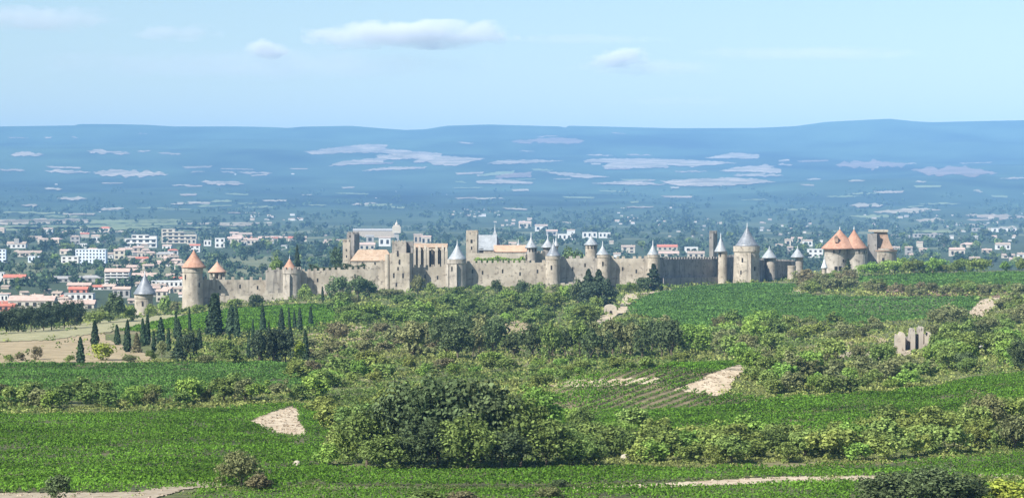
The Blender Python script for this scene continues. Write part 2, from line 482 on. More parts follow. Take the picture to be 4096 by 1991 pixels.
def patch(name, poly, mat, step=(4, 2), lift=None, jitter=3.0, seed=0, kind="structure"):
    """a sheet lying on the ground inside the outline poly"""
    P = np.array(poly, float)
    x0, y0 = P.min(0) - 2; x1, y1 = P.max(0) + 2
    nx = max(3, int((x1 - x0) / step[0])); ny = max(3, int((y1 - y0) / step[1]))
    gx, gy = np.meshgrid(np.linspace(x0, x1, nx + 1), np.linspace(y0, y1, ny + 1), indexing='ij')
    X, Y, Z = hits(gx.ravel(), gy.ravel())
    cx = (gx[:-1, :-1] + gx[1:, 1:]) / 2; cy = (gy[:-1, :-1] + gy[1:, 1:]) / 2
    jx = cx + jitter * 2.0 * vnoise(cx / 17.0, cy / 6.0, seed + 1); jy = cy + jitter * vnoise(cx / 13.0, cy / 7.0, seed + 2)
    keep = inpoly(jx, jy, poly)
    idx = np.arange((nx + 1) * (ny + 1)).reshape(nx + 1, ny + 1)
    Yg = Y.reshape(nx + 1, ny + 1)
    dy = np.abs(Yg[:-1, :-1] - Yg[1:, 1:])
    med = np.nanmedian(dy)
    keep &= np.isfinite(dy) & (dy < med * 14 + 1)
    q = np.stack([idx[:-1, :-1], idx[:-1, 1:], idx[1:, 1:], idx[1:, :-1]], -1)[keep]
    if len(q) == 0: return None
    used, inv = np.unique(q.ravel(), return_inverse=True)
    Ym = np.nanmean(Y[used])
    lf = lift if lift is not None else (0.06 + Ym * 0.00008)
    co = np.stack([X[used], Y[used], Z[used] + lf], -1)
    me = bpy.data.meshes.new(name)
    n = len(q)
    me.vertices.add(len(co)); me.vertices.foreach_set("co", co.astype(np.float32).ravel())
    me.loops.add(n * 4); me.loops.foreach_set("vertex_index", inv.astype(np.int32))
    me.polygons.add(n); me.polygons.foreach_set("loop_start", np.arange(0, n * 4, 4, dtype=np.int32)); me.polygons.foreach_set("loop_total", np.full(n, 4, np.int32))
    me.materials.append(mat); me.update(calc_edges=True); me.validate()
    o = link_mesh(name, me)
    tag(o, kind=kind)
    return o

ROWSOIL = mottled('shade darkened row soil', (0.10, 0.095, 0.05), (0.24, 0.19, 0.115), 0.14, 0.6, (0.07, 0.08, 0.035))  # soil colour darkened to stand in for shadow between the vine rows
# ------------------------------------------------------------------ fields, tracks and bare ground
V_FRONT = [(-300, 1655), (420, 1660), (760, 1640), (1130, 1622), (1300, 1618), (1330, 1700), (1290, 1790), (1330, 1865), (1330, 1905), (1150, 1950), (760, 1950), (560, 1968), (-300, 1972)]
V_STRIP = [(1180, 1872), (1900, 1885), (2500, 1872), (3100, 1878), (3520, 1855), (4300, 1800), (4300, 1925), (3600, 1905), (2900, 1912), (2200, 1945), (1300, 1940)]
V_BOTTOM = [(800, 1965), (1500, 1955), (2100, 1972), (2700, 1950), (3500, 1935), (4300, 1945), (4300, 2060), (700, 2060)]
V_MID = [(2110, 1660), (2190, 1590), (2260, 1530), (2420, 1495), (2700, 1465), (2950, 1448), (2990, 1470), (2870, 1550), (2880, 1585), (3040, 1600), (3420, 1585), (3700, 1560), (3900, 1515), (4330, 1470),
         (4330, 1640), (3960, 1640), (3700, 1700), (3300, 1735), (2800, 1750), (2300, 1745)]
V_LEFT = [(-400, 1458), (1150, 1452), (1310, 1470), (1280, 1560), (600, 1600), (-400, 1610)]
V_CYP = [(470, 1322), (640, 1285), (720, 1268), (900, 1238), (1200, 1218), (1385, 1216), (1400, 1250), (1350, 1290), (1200, 1318), (880, 1330)]
V_BIG = [(2500, 1250), (2540, 1205), (2620, 1172), (2740, 1152), (2940, 1134), (3190, 1132), (3170, 1165), (3250, 1184), (3600, 1192), (3920, 1188), (3880, 1262), (3540, 1290), (3300, 1300), (3000, 1325), (2760, 1325), (2690, 1300), (2570, 1268)]
V_FAR = [(3420, 1112), (3600, 1098), (3900, 1092), (4350, 1086), (4350, 1136), (3800, 1146), (3560, 1150), (3450, 1135)]
for k, pl in enumerate([V_FRONT, V_STRIP, V_BOTTOM, V_MID, V_LEFT, V_CYP, V_BIG, V_FAR]):
    patch("field_soil", pl, ROWSOIL if pl is V_MID else VSOIL, step=(10, 4), jitter=4, seed=k)
patch("bare_soil", [(1000, 1690), (1040, 1668), (1100, 1645), (1165, 1628), (1190, 1640), (1196, 1685), (1228, 1732), (1200, 1745), (1120, 1738), (1060, 1715)], SAND, lift=0.16, seed=31)
patch("bare_soil", [(2690, 1562), (2800, 1520), (2880, 1480), (2960, 1458), (2985, 1478), (2930, 1530), (2920, 1575), (2860, 1588), (2800, 1575)], SAND, lift=0.2, seed=32)
patch("bare_soil", [(2180, 1540), (2260, 1518), (2420, 1518), (2640, 1510), (2640, 1535), (2400, 1548), (2250, 1552)], SAND, lift=0.2, seed=38)
patch("bare_soil", [(3860, 1266), (3900, 1225), (3940, 1196), (3992, 1190), (4000, 1200), (3960, 1245), (3935, 1270)], SAND, lift=0.3, seed=33)
patch("bare_soil", [(3140, 1176), (3180, 1164), (3225, 1160), (3222, 1176), (3180, 1181)], SAND, lift=0.4, jitter=1, seed=34)
patch("bare_soil", [(3265, 1432), (3300, 1400), (3480, 1412), (3640, 1385), (3720, 1392), (3640, 1425), (3480, 1436), (3350, 1440)], TRACK, lift=0.2, seed=35)
patch("bare_soil", [(2370, 1290), (2420, 1262), (2470, 1240), (2500, 1180), (2560, 1172), (2550, 1200), (2500, 1225), (2560, 1242), (2545, 1252), (2480, 1256), (2430, 1290), (2400, 1320)], SAND, lift=0.4, seed=36)
patch("track", [(2540, 1180), (2620, 1163), (2760, 1156), (2700, 1164), (2600, 1176)], SAND, lift=0.45, jitter=1, seed=37)
patch("track", [(-200, 1975), (540, 1970), (700, 1938), (800, 1924), (910, 1936), (900, 1950), (760, 1954), (600, 1998), (560, 2050), (-200, 2050)], TRACK, lift=0.12, seed=41)
patch("track", [(2080, 1960), (2500, 1942), (2760, 1928), (3100, 1908), (3500, 1903), (3500, 1925), (3060, 1936), (2800, 1944), (2500, 1956), (2100, 1976)], SAND, lift=0.12, jitter=2, seed=42)
patch("track", [(3900, 1898), (4300, 1895), (4300, 1912), (3900, 1914)], SAND, lift=0.12, jitter=2, seed=43)
patch("meadow", [(-300, 1352), (160, 1330), (420, 1318), (420, 1360), (560, 1395), (620, 1450), (400, 1462), (-300, 1460)], OCHRE, seed=44)
patch("track", [(-300, 1345), (150, 1318), (420, 1286), (660, 1262), (740, 1258), (660, 1285), (420, 1330), (200, 1360), (-300, 1385)], VERGE, lift=0.3, seed=45)
patch("meadow", [(1880, 1330), (1960, 1290), (2080, 1284), (2150, 1300), (2140, 1345), (1960, 1350)], OCHRE, lift=0.25, seed=46)
patch("meadow", [(1200, 1345), (1400, 1300), (1560, 1320), (1480, 1380), (1300, 1420)], OCHRE, lift=0.2, seed=47)
patch("meadow", [(3200, 1395), (3480, 1340), (3560, 1360), (3500, 1400), (3300, 1425)], OCHRE, lift=0.15, seed=48)
patch("bank", [(3440, 1148), (3560, 1142), (3720, 1150), (3900, 1158), (4060, 1168), (4060, 1192), (3700, 1184), (3460, 1182)], mottled("red earth bank", (0.20, 0.13, 0.085), (0.30, 0.20, 0.13), 0.3, 0.9, (0.13, 0.11, 0.06)), lift=0.3, seed=49)

# fields on the plain and the far slopes: (x, y, width, height, kind) in three overlapping surveys
FARF = {(0, 450): """200,315,240,40,p 800,298,330,34,p 500,440,330,25,p 960,455,560,60,p 90,430,200,18,p 390,567,140,18,c 1640,525,320,36,p 540,640,230,30,c 220,690,120,26,c
820,710,180,22,c 1350,675,190,30,c 1640,660,180,22,g 330,800,660,34,c 460,766,280,18,g 1800,830,420,14,c 1060,290,100,16,p 1250,310,170,20,p 130,190,160,12,p 350,190,70,12,p
545,185,50,10,p 1050,160,80,10,p 1460,440,120,18,p 1880,450,250,16,p 1680,445,110,24,p 1130,705,260,12,g 2320,690,180,12,g 1160,800,500,14,g 400,855,760,26,g 1500,860,500,22,g 900,880,500,20,c 1900,700,300,12,g 250,740,500,18,g""",
(1300, 450): """1030,228,130,12,p 1640,178,160,12,p 1640,215,550,50,f 1490,290,120,14,p
2020,320,200,12,p 2310,318,180,14,p 2160,158,100,12,p 290,680,190,18,c 1000,518,100,14,g 2420,535,200,14,p 2300,700,260,18,c 1050,560,240,10,g 1750,810,200,10,c 1200,640,240,10,c""",
(2696, 450): """640,405,220,36,p 460,437,240,16,p 130,440,250,12,p 620,470,380,26,p 430,495,220,18,p 220,535,400,22,p 1450,390,520,80,f
2060,440,640,80,f 1700,382,180,12,p 820,390,120,20,p 1030,495,100,16,c 1340,510,120,16,c 1820,517,80,14,c 2500,490,200,12,p 1400,603,260,14,g 600,650,200,10,g 2240,585,70,26,c 1420,690,250,34,c
1720,725,500,36,c 1500,770,400,26,g 2380,765,480,36,p 2300,790,300,16,p 1870,795,240,34,c 2450,850,160,22,c 2220,830,200,22,c 1250,625,260,14,g 900,715,240,12,g 1950,680,300,14,g 1900,880,400,18,g 1200,880,300,14,g"""}
FAINT = mottled("thin clay field", (0.17, 0.125, 0.10), (0.28, 0.19, 0.155), 0.006, 0.03, (0.10, 0.10, 0.065))
FM = {'p': FIELDPINK, 'c': FIELDPALE, 'g': FIELDGREEN, 'f': FAINT}
rf = random.Random(5)
FAR_POLYS = []
for (ox, oy), txt in FARF.items():
    for tok in txt.split():
        x, y, w, h, k = tok.split(',')
        x = ox + float(x) * 0.5435; y = oy + float(y) * 0.5435; w = float(w) * 0.5435 / 2; h = max(2.2, float(h) * 0.62 / 2)
        sh = rf.uniform(-0.9, 0.9) * h
        nseg = max(4, int(w / 9)); pol = []; low = []
        prof = [rf.uniform(.25, 1.05) for _ in range(nseg + 1)]; prof2 = [rf.uniform(.15, 1.0) for _ in range(nseg + 1)]
        for i in range(nseg + 1):
            t = -1 + 2 * i / nseg; env = (1 - abs(t) ** 3) ** .6 if abs(t) < 1 else 0
            pol.append((x + w * t, y - h * env * prof[i] - sh * t * .6)); low.append((x + w * t + rf.uniform(-4, 4), y + h * env * prof2[i] - sh * t * .6 + .4))
        pol += low[::-1]
        if y > 815: FAR_POLYS.append(pol)
        patch("field", pol, FM[k], step=(2.5, 1.1), jitter=2.2, lift=1.5 if y > 830 else 5.0, seed=rf.randrange(999))

TRACED = [('p', [(240, 265), (330, 250), (450, 235), (560, 226), (660, 230), (650, 248), (800, 262), (935, 272), (930, 284), (1150, 298), (1000, 335), (900, 330), (860, 315), (790, 320), (820, 300), (640, 305), (500, 330), (360, 335), (440, 312), (620, 295), (600, 280), (700, 280), (640, 270), (480, 268), (300, 280)]),
          ('p', [(1160, 325), (1220, 308), (1400, 305), (1550, 310), (1380, 322)]), ('p', [(1645, 310), (1700, 300), (2000, 298), (2200, 305), (2420, 320), (2200, 340), (2060, 330), (2080, 345), (1760, 348), (1740, 335), (1800, 322), (1650, 318)]),
          ('p', [(2260, 295), (2400, 268), (2540, 280), (2520, 298)]), ('g', [(1110, 385), (1190, 368), (1300, 360), (1290, 372), (1180, 384)]), ('f', [(1300, 372), (1390, 366), (1385, 392), (1200, 398), (1210, 384)]), ('g', [(1380, 350), (1470, 352), (1500, 362), (1400, 360)]), ('p', [(1420, 362), (1600, 372), (1780, 390), (1660, 398), (1540, 382)]), ('p', [(1690, 425), (1900, 408), (2050, 430), (1900, 433)]), ('p', [(2030, 412), (2240, 400), (2500, 398), (2620, 415), (2380, 436), (2130, 438)]),
          ('p', [(2330, 358), (2480, 335), (2640, 350), (2640, 372), (2480, 366)]), ('p', [(520, 360), (640, 342), (860, 340), (850, 350)]), ('p', [(1110, 412), (1240, 402), (1395, 418), (1380, 426), (1120, 424)])]
for i, (k, pl) in enumerate(TRACED):
    patch("field", [(1024 + x * .795, 400 + y * .795) for x, y in pl], FM[k], step=(2.2, 1.0), jitter=2.4, lift=5.0, seed=900 + i)
for i in range(60):
    x = rf.uniform(-60, 4160); y = rf.uniform(640, 862); w = rf.uniform(18, 75); h = rf.uniform(1.4, 4.2); k = rf.choice('ccggpg' if y > 720 else 'pppcf')
    sh = rf.uniform(-2.5, 2.5); q = rf.uniform(-.5, .5) * w
    patch("field", [(x - w, y - h + sh), (x + q, y - h * 1.1), (x + w, y - h - sh), (x + w * .9, y + h - sh), (x - q, y + h), (x - w * .8, y + h + sh)], FM[k], step=(3, 1.1), jitter=.9, lift=4.0, seed=i)
PLAINF = [[(-200, 880), (350, 878), (352, 893), (60, 900), (-200, 902)], [(-200, 906), (420, 903), (700, 908), (420, 924), (-200, 926)], [(360, 882), (720, 878), (730, 890), (360, 896)], [(720, 893), (1090, 890), (1090, 897), (730, 900)],
          [(500, 921), (760, 910), (960, 912), (920, 924), (560, 930)], [(420, 896), (720, 893), (710, 902), (440, 904)]]
for i, pl in enumerate(PLAINF):
    FAR_POLYS.append(pl)
    patch("field", pl, FM['cggcgg'[i]], step=(4, 1.3), jitter=1.5, lift=1.5, seed=700 + i)
# ------------------------------------------------------------------ vineyards: leafy rows on the fields
def in_any(px, py, polys):
    r = np.zeros(np.shape(px), bool)
    for p in polys: r |= inpoly(px, py, p)
    return r

SANDY = [[(1000, 1690), (1100, 1645), (1165, 1628), (1190, 1640), (1196, 1685), (1228, 1732), (1200, 1745), (1120, 1738)],
         [(2740, 1555), (2880, 1484), (2960, 1458), (2985, 1478), (2925, 1530), (2920, 1575), (2860, 1588)],
         [(3860, 1266), (3900, 1225), (3940, 1196), (3992, 1190), (4000, 1200), (3960, 1245), (3935, 1270)]]

def vineyard(poly, ang, spacing, along, leaf, nleaf, mat, seed, gap=0.0, h=1.25, wid=0.38, thin=None):
    """rows at angle ang (degrees from +X), one stuff object per field"""
    r = np.random.default_rng(seed)
    P = np.array(poly, float)
    sx = np.linspace(P[:, 0].min(), P[:, 0].max(), 40); sy = np.linspace(P[:, 1].min(), P[:, 1].max(), 40)
    gx, gy = np.meshgrid(sx, sy); m = inpoly(gx.ravel(), gy.ravel(), poly)
    X, Y, Z = hits(gx.ravel()[m], gy.ravel()[m])
    ok = np.isfinite(X); X, Y = X[ok], Y[ok]
    a = math.radians(ang); u = np.array([math.cos(a), math.sin(a)]); v = np.array([-u[1], u[0]])
    pu = X * u[0] + Y * u[1]; pv = X * v[0] + Y * v[1]
    rows = np.arange(pv.min() - 2, pv.max() + 2, spacing); al = np.arange(pu.min() - 2, pu.max() + 2, along)
    A, B = np.meshgrid(al, rows); A = A.ravel(); B = B.ravel()
    A = A + r.uniform(-.4, .4, A.shape) * along
    x = A * u[0] + B * v[0]; y = A * u[1] + B * v[1]
    z = height(x, y)
    px, py = proj(x, y, z)
    k = inpoly(px + 5 * vnoise(px / 15, py / 8, seed), py + 3 * vnoise(px / 19, py / 9, seed + 5), poly) & ~in_any(px, py, SANDY)
    vig = 0.55 + 0.5 * fbm(x / 9, y / 9, 2, seed + 9)
    if gap: k &= (vnoise(x / 6.0, y / 6.0, seed + 3) + r.uniform(-.5, .5, x.shape)) > gap * 2 - 1
    if thin is not None:
        t = in_any(px, py, [thin]); k &= ~(t & (r.random(x.shape) < 0.55))
    x, y, z, vig = x[k], y[k], z[k], np.clip(vig[k], .35, 1.3)
    n = len(x)
    x = np.repeat(x, nleaf); y = np.repeat(y, nleaf); z = np.repeat(z, nleaf); g = np.repeat(vig, nleaf)
    d = r.normal(size=(n * nleaf, 3))
    lat = r.normal(0, 1, n * nleaf) * wid
    ln = r.uniform(-.5, .5, n * nleaf) * along
    hh = h * g * r.uniform(.25, 1.05, n * nleaf)
    p = np.stack([x + u[0] * ln + v[0] * lat, y + u[1] * ln + v[1] * lat, z + hh], -1)
    nn = np.stack([v[0] * lat * 1.2, v[1] * lat * 1.2, np.full(len(x), .55)], -1) + 0.75 * d
    o = link_mesh("vineyard", quads_mesh("vineyard", leafquads(p, nn, leaf * g ** .5, r), mat))
    return tag(o, kind="stuff")

_a = hit(2480, 1565); _b = hit(2700, 1486)
ROWANG = math.degrees(math.atan2(_b.y - _a.y, _b.x - _a.x))
def lab(o, l): o['label'] = l; o['category'] = "vineyard"
lab(vineyard(V_FRONT, 7, 2.4, 0.5, 0.27, 10, LF['vine'], 1, gap=0.17), "broad green vineyard around the pale bare soil patch")
lab(vineyard(V_STRIP, 4, 2.3, 0.5, 0.26, 9, LF['vine'], 2, gap=0.17), "narrow vineyard strip between the big grove and the sandy track")
lab(vineyard(V_BOTTOM, 4, 2.2, 0.45, 0.24, 8, LF['vine'], 3, gap=0.17), "vineyard in front of the sandy track")
lab(vineyard(V_MID, ROWANG, 2.9, 0.5, 0.30, 13, LF['vine'], 4, gap=0.1, h=1.6, wid=.30), "vineyard with visible slanting rows and sandy bare end")
lab(vineyard(V_LEFT, 5, 2.4, 0.7, 0.38, 8, LF['vinedeep'], 5, gap=0.17), "deep green vineyard strip behind the hedge, below the cypresses")
lab(vineyard(V_CYP, 10, 2.6, 1.1, 0.66, 5, LF['vine'], 6), "green vineyard between the cypress grove and the castle wall")
lab(vineyard(V_BIG, 25, 2.6, 1.1, 0.66, 5, LF['vinedeep'], 7, thin=[(3330, 1200), (3600, 1186), (3830, 1196), (3760, 1262), (3420, 1262)]), "large green hillside vineyard under the grey castle wall")
lab(vineyard(V_FAR, 8, 2.8, 1.2, 0.75, 5, LF['vinedeep'], 8), "thin green vineyard on the crest beyond the red earth bank")

# ------------------------------------------------------------------ undergrowth over the scrub, woods on the plain
FIELDS = [V_FRONT, V_STRIP, V_BOTTOM, V_MID, V_LEFT, V_CYP, V_BIG, V_FAR]
BARE = SANDY + [[(3265, 1432), (3300, 1405), (3480, 1412), (3640, 1385), (3720, 1392), (3640, 1425), (3480, 1436)], [(1880, 1335), (1960, 1290), (2150, 1298), (2140, 1340), (1960, 1345)],
        [(-300, 1345), (150, 1318), (420, 1286), (660, 1262), (740, 1258), (660, 1285), (560, 1330), (760, 1440), (400, 1455), (-300, 1455)],
        [(2370, 1290), (2470, 1240), (2500, 1180), (2560, 1172), (2500, 1225), (2560, 1242), (2430, 1290), (2400, 1320)],
        [(2080, 1960), (2500, 1942), (2760, 1928), (3100, 1908), (3500, 1903), (3500, 1928), (3060, 1938), (2500, 1958)],
        [(-200, 1972), (540, 1968), (800, 1924), (910, 1936), (600, 2000), (-200, 2050)], [(3900, 1898), (4300, 1895), (4300, 1912), (3900, 1914)]]
def undergrowth():
    r = np.random.default_rng(77)
    n = 74000
    px = r.uniform(-420, 4520, n); py = 1090 + (2040 - 1090) * r.random(n)
    k = ~in_any(px, py, FIELDS) & ~(in_any(px, py, BARE) & (r.random(n) < np.where(px < 780, .965, .88)))
    X, Y, Z = hits(px[k], py[k])
    ok = np.isfinite(X) & (Y < 1790); X, Y, Z = X[ok], Y[ok], Z[ok]
    dens = fbm(X / 14, Y / 14, 3, 61); hue = fbm(X / 30, Y / 30, 3, 87) + r.normal(0, .16, len(X))
    keep = dens > -0.34
    X, Y, Z, dens, hue = X[keep], Y[keep], Z[keep], dens[keep], hue[keep]
    for which, leaf, lb in ((hue > 0.02, 'under', "low dry tangled scrub covering the slopes between the vineyards"), (hue <= 0.02, 'undergreen', "low green tangled scrub covering the slopes between the vineyards")):
        x, y, z, de = X[which], Y[which], Z[which], dens[which]
        s = np.clip(y / F * 15, 0.4, 1.9) * (0.6 + 1.0 * np.clip(de + .3, 0, 1))
        m = 9
        S = np.repeat(s, m)
        d = unit(r.normal(size=(len(S), 3))); d[:, 2] = np.abs(d[:, 2])
        p = np.stack([np.repeat(x, m), np.repeat(y, m), np.repeat(z, m)], -1) + d * S[:, None] * np.array([1.15, 1.15, 0.95])
        o = link_mesh("undergrowth", quads_mesh("undergrowth", leafquads(p, d + .6 * r.normal(size=d.shape), S * .40, r), LF[leaf]))
        tag(o, lb, "undergrowth", None, "stuff")
undergrowth()

def stones():
    r = np.random.default_rng(91)
    P_ = []
    for poly in [SANDY[0], SANDY[1], SANDY[2], BARE[3], BARE[7], BARE[8]]:
        q = np.array(poly, float); n = 420
        px = r.uniform(q[:, 0].min(), q[:, 0].max(), n); py = r.uniform(q[:, 1].min(), q[:, 1].max(), n)
        k = inpoly(px, py, poly); X, Y, Z = hits(px[k], py[k]); ok = np.isfinite(X)
        P_.append(np.stack([X[ok], Y[ok], Z[ok]], -1))
    c = np.concatenate(P_); s = r.uniform(.10, .34, len(c)) * np.clip(c[:, 1] / 500, .7, 2.2)
    m = 5
    S = np.repeat(s, m); d = unit(r.normal(size=(len(S), 3))); d[:, 2] = np.abs(d[:, 2])
    p = np.repeat(c, m, 0) + np.array([0, 0, .15]) + d * S[:, None] * np.array([.8, .8, .5])
    o = link_mesh("gravel", quads_mesh("gravel", leafquads(p, d, S * .8, r), mottled("field stones", (0.30, 0.23, 0.16), (0.50, 0.42, 0.32), 1.5)))
    tag(o, "loose stones and clods strewn over the bare soil", "gravel", None, "stuff")
stones()

def woodland():
    r = np.random.default_rng(78)
    n = 9800
    px = r.uniform(-500, 4600, n); py = 752 + (1150 - 752) * r.random(n) ** 0.95
    dens = fbm(px / 95.0, py / 17.0, 3, 71)
    k = dens > -0.06 + np.clip((850 - py) / 260, 0, .4)
    k &= ~(in_any(px, py, FAR_POLYS) & (r.random(n) < .9))
    X, Y, Z = hits(px[k], py[k]); ok = np.isfinite(X) & (Y > 2050)
    X, Y, Z = X[ok], Y[ok], Z[ok]
    h = r.uniform(5, 12, len(X)) * np.clip(Y / 5000, .85, 1.5)
    w = h * r.uniform(.5, 1.3, len(X))
    m = 22
    H = np.repeat(h, m); Wd = np.repeat(w, m)
    d = unit(r.normal(size=(len(H), 3)))
    p = np.stack([np.repeat(X, m) + d[:, 0] * Wd * .6, np.repeat(Y, m) + d[:, 1] * Wd * .6, np.repeat(Z, m) + H * .52 + d[:, 2] * H * .46], -1)
    o = link_mesh("woodland", quads_mesh("woodland", leafquads(p, d + .4 * r.normal(size=d.shape), H * .34, r), LF['forest']))
    tag(o, "dark woods and hedgerows spread over the hazy plain", "woodland", None, "stuff")
woodland()
# ------------------------------------------------------------------ tree and shrub shapes (height 1, width 1)
def clump_crown(r, n, K, cz, rz, leaf, rc=0.2, spread=(.45, .95), top=0.15, rx=0.5, flat=0.0):
    d = unit(r.normal(size=(K, 3)))
    d[:, 2] = np.where(r.random(K) < .7, np.abs(d[:, 2]), d[:, 2])
    rad = r.uniform(spread[0], spread[1], K) * r.uniform(.82, 1.12, K)
    c = np.stack([d[:, 0] * rad * (rx - rc * .6), d[:, 1] * rad * (rx - rc * .6), cz + d[:, 2] * rad * (rz - rc * .5)], -1)
    c[:, 2] = np.maximum(c[:, 2], cz - rz * (1 - flat))
    cr = rc * r.uniform(.6, 1.25, K)
    j = r.integers(0, K, n)
    e = unit(r.normal(size=(n, 3)) + np.array([0, 0, top]))
    p = c[j] + e * (cr[j] * r.uniform(.7, 1.08, n))[:, None]
    p[:, 2] = np.maximum(p[:, 2], 0.02)
    return leafquads(p, e + np.array([0, 0, .25]) + .5 * r.normal(size=(n, 3)), leaf * r.uniform(.7, 1.3, n), r)

def column_crown(r, n, leaf, prof, z0=0.03):
    z = z0 + (1 - z0) * r.random(n) ** 0.85
    a = r.uniform(0, 2 * np.pi, n)
    lump = 1 + .16 * np.sin(a * 3 + z * 17 + r.uniform(0, 6)) + .12 * np.sin(a * 5 - z * 29)
    R = prof(z) * lump * r.uniform(.8, 1.05, n)
    p = np.stack([R * np.cos(a), R * np.sin(a), z], -1)
    nn = np.stack([np.cos(a), np.sin(a), np.full(n, .35)], -1) + .55 * r.normal(size=(n, 3))
    q = leafquads(p, nn, leaf * r.uniform(.7, 1.3, n), r)
    q = q.reshape(-1, 4, 3); cen = q.mean(1, keepdims=True); q = cen + (q - cen) * np.array([1, 1, 1.0]); 
    return q.reshape(-1, 3)

PROTO = {}
def proto(kind, var):
    key = (kind, var)
    if key in PROTO: return PROTO[key]
    r = np.random.default_rng(1000 + var * 37 + sum(map(ord, kind)))
    tr = None
    if kind == 'bush':
        q = clump_crown(r, 1500, 30, .46, .52, .050, rc=.17, spread=(.5, 1.0))
    elif kind == 'wild':
        q = clump_crown(r, 1300, 26, .42, .56, .050, rc=.13, spread=(.35, 1.15), top=.4)
    elif kind == 'tree':
        q = clump_crown(r, 2400, 44, .53, .49, .042, rc=.15, spread=(.4, 1.08)); tr = (.5, .03)
    elif kind == 'grove':
        q = clump_crown(r, 5200, 70, .49, .52, .030, rc=.13, spread=(.4, 1.1), top=.3); tr = (.5, .025)
    elif kind == 'willow':
        q = clump_crown(r, 2000, 46, .52, .50, .042, rc=.13, spread=(.5, 1.05), top=.6); tr = (.5, .03)
    elif kind == 'cypress':
        q = column_crown(r, 1700, .045, lambda z: .5 * np.minimum(1, (z / .16) ** .6) * np.clip((1 - z), 0, 1) ** .62 * 1.05)
        q = q.reshape(-1, 4, 3); c = q.mean(1, keepdims=True); q = (c + (q - c) * np.array([3.2, 3.2, .9])).reshape(-1, 3); tr = (.2, .06)
    elif kind == 'fir':
        q = column_crown(r, 1900, .045, lambda z: .5 * np.clip(1 - z, 0, 1) ** .75 * (1 + .22 * np.sin(z * 42)) * np.minimum(1, z / .08), .05)
        q = q.reshape(-1, 4, 3); c = q.mean(1, keepdims=True); q = (c + (q - c) * np.array([1.8, 1.8, .8])).reshape(-1, 3); tr = (.4, .04)
    elif kind == 'pine':
        q = clump_crown(r, 2600, 46, .56, .44, .038, rc=.15, spread=(.6, 1.0), flat=.55); tr = (.6, .035)
    elif kind == 'domed':
        q = clump_crown(r, 2600, 40, .45, .54, .036, rc=.15, spread=(.8, .98), flat=.2); tr = (.5, .04)
    elif kind == 'lump':
        q = clump_crown(r, 420, 16, .5, .5, .085, rc=.2, spread=(.4, .95)); tr = (.4, .04)
    PROTO[key] = (q, tr)
    return PROTO[key]

def trunk_mesh(hgt, rad, seed):
    rr = random.Random(seed)
    m = MB(); p = Vector((0, 0, -0.05)); 
    q = Vector((rr.uniform(-.02, .02), rr.uniform(-.02, .02), hgt * .5))
    m.tube(p, q, rad * 1.15, rad * .8, 7)
    for k in range(4):
        a = k * 1.57 + rr.uniform(-.5, .5)
        m.tube(q - Vector((0, 0, .02 * k)), q + Vector((.22 * math.cos(a), .22 * math.sin(a), hgt * .45)), rad * .6, rad * .2, 5)
    return m.mesh("trunk", BARK)

MESHES = {}
def plant_meshes(kind, var, leaf):
    key = (kind, var, leaf)
    if key not in MESHES:
        q, tr = proto(kind, var)
        nm = "crown" if tr else "foliage"
        MESHES[key] = (quads_mesh(nm, q, LF[leaf]), trunk_mesh(tr[0], tr[1], var) if tr else None)
    return MESHES[key]

pr = random.Random(11)
PLANTS = []
def plant(kind, leaf, px, py, w, h, name, label, cat, group=None, Y=None, var=None, sink=0.02):
    """kind of crown, leaf colour, base pixel, width and height in photo pixels (turned into metres at the spot where it stands)"""
    if Y is None:
        P = hit(px, py)
        if not math.isfinite(P.x): return None
    else:
        P = pt(px, py, Y); P.z = float(height(P.x, P.y))
    s = mpp(P.y)
    if Y is not None:                         # height measured to the top seen in the photo
        h = (pt(px, py - h, Y).z - P.z) / s
    v = pr.randrange(3) if var is None else var
    cm, tm = plant_meshes(kind, v, leaf)
    W_, H_ = w * s, h * s
    if kind == 'cypress': W_ *= pr.uniform(.85, 1.25)
    loc = (P.x, P.y, P.z - H_ * sink); rz = pr.uniform(0, 6.28); sc = (W_, W_, H_)
    if tm is None:
        o = link_mesh(name, cm); o.location = loc; o.rotation_euler = (0, 0, rz); o.scale = sc
        tag(o, label, cat, group)
    else:
        o = empty(name, loc, label, cat, group, rz, sc)
        o.rotation_euler = (pr.uniform(-.04, .04), pr.uniform(-.04, .04), rz)
        link_mesh("trunk", tm, o); link_mesh("crown", cm, o)
    PLANTS.append((o, px, py))
    return o

# ---- cypress grove below the castle, measured in a survey strip (x, top, base, width)
def S1(x, y): return x * .4314, 1180 + y * .4314
def S2(x, y): return 1000 + x * .4314, 1080 + y * .4314
CYPR = [S1(*a) + S1(*b) + (w * .4314,) for a, b, w in [
    ((750, 405), (750, 632), 52), ((880, 250), (880, 452), 66), ((1090, 285), (1090, 455), 56), ((1180, 250), (1180, 520), 52), ((1330, 232), (1330, 462), 44), ((1366, 200), (1366, 455), 56),
    ((1490, 222), (1490, 445), 62), ((1632, 165), (1632, 400), 44), ((1662, 232), (1662, 425), 34), ((1762, 125), (1762, 335), 24), ((1985, 12), (1985, 385), 110), ((2020, 2), (2020, 300), 50), ((2140, 110), (2140, 355), 84),
    ((2200, 102), (2200, 400), 48), ((2345, 232), (2345, 430), 24), ((2440, 104), (2440, 335), 56), ((2300, 335), (2300, 600), 34)]]
CYPR += [S2(*a) + S2(*b) + (w * .4314,) for a, b, w in [
    ((25, 460), (25, 650), 22), ((290, 368), (290, 560), 56), ((365, 350), (365, 525), 28), ((415, 378), (415, 555), 28), ((460, 358), (460, 560), 38), ((565, 348), (565, 505), 32), ((520, 575), (520, 835), 44)]]
CYPR.sort(key=lambda c: c[0])
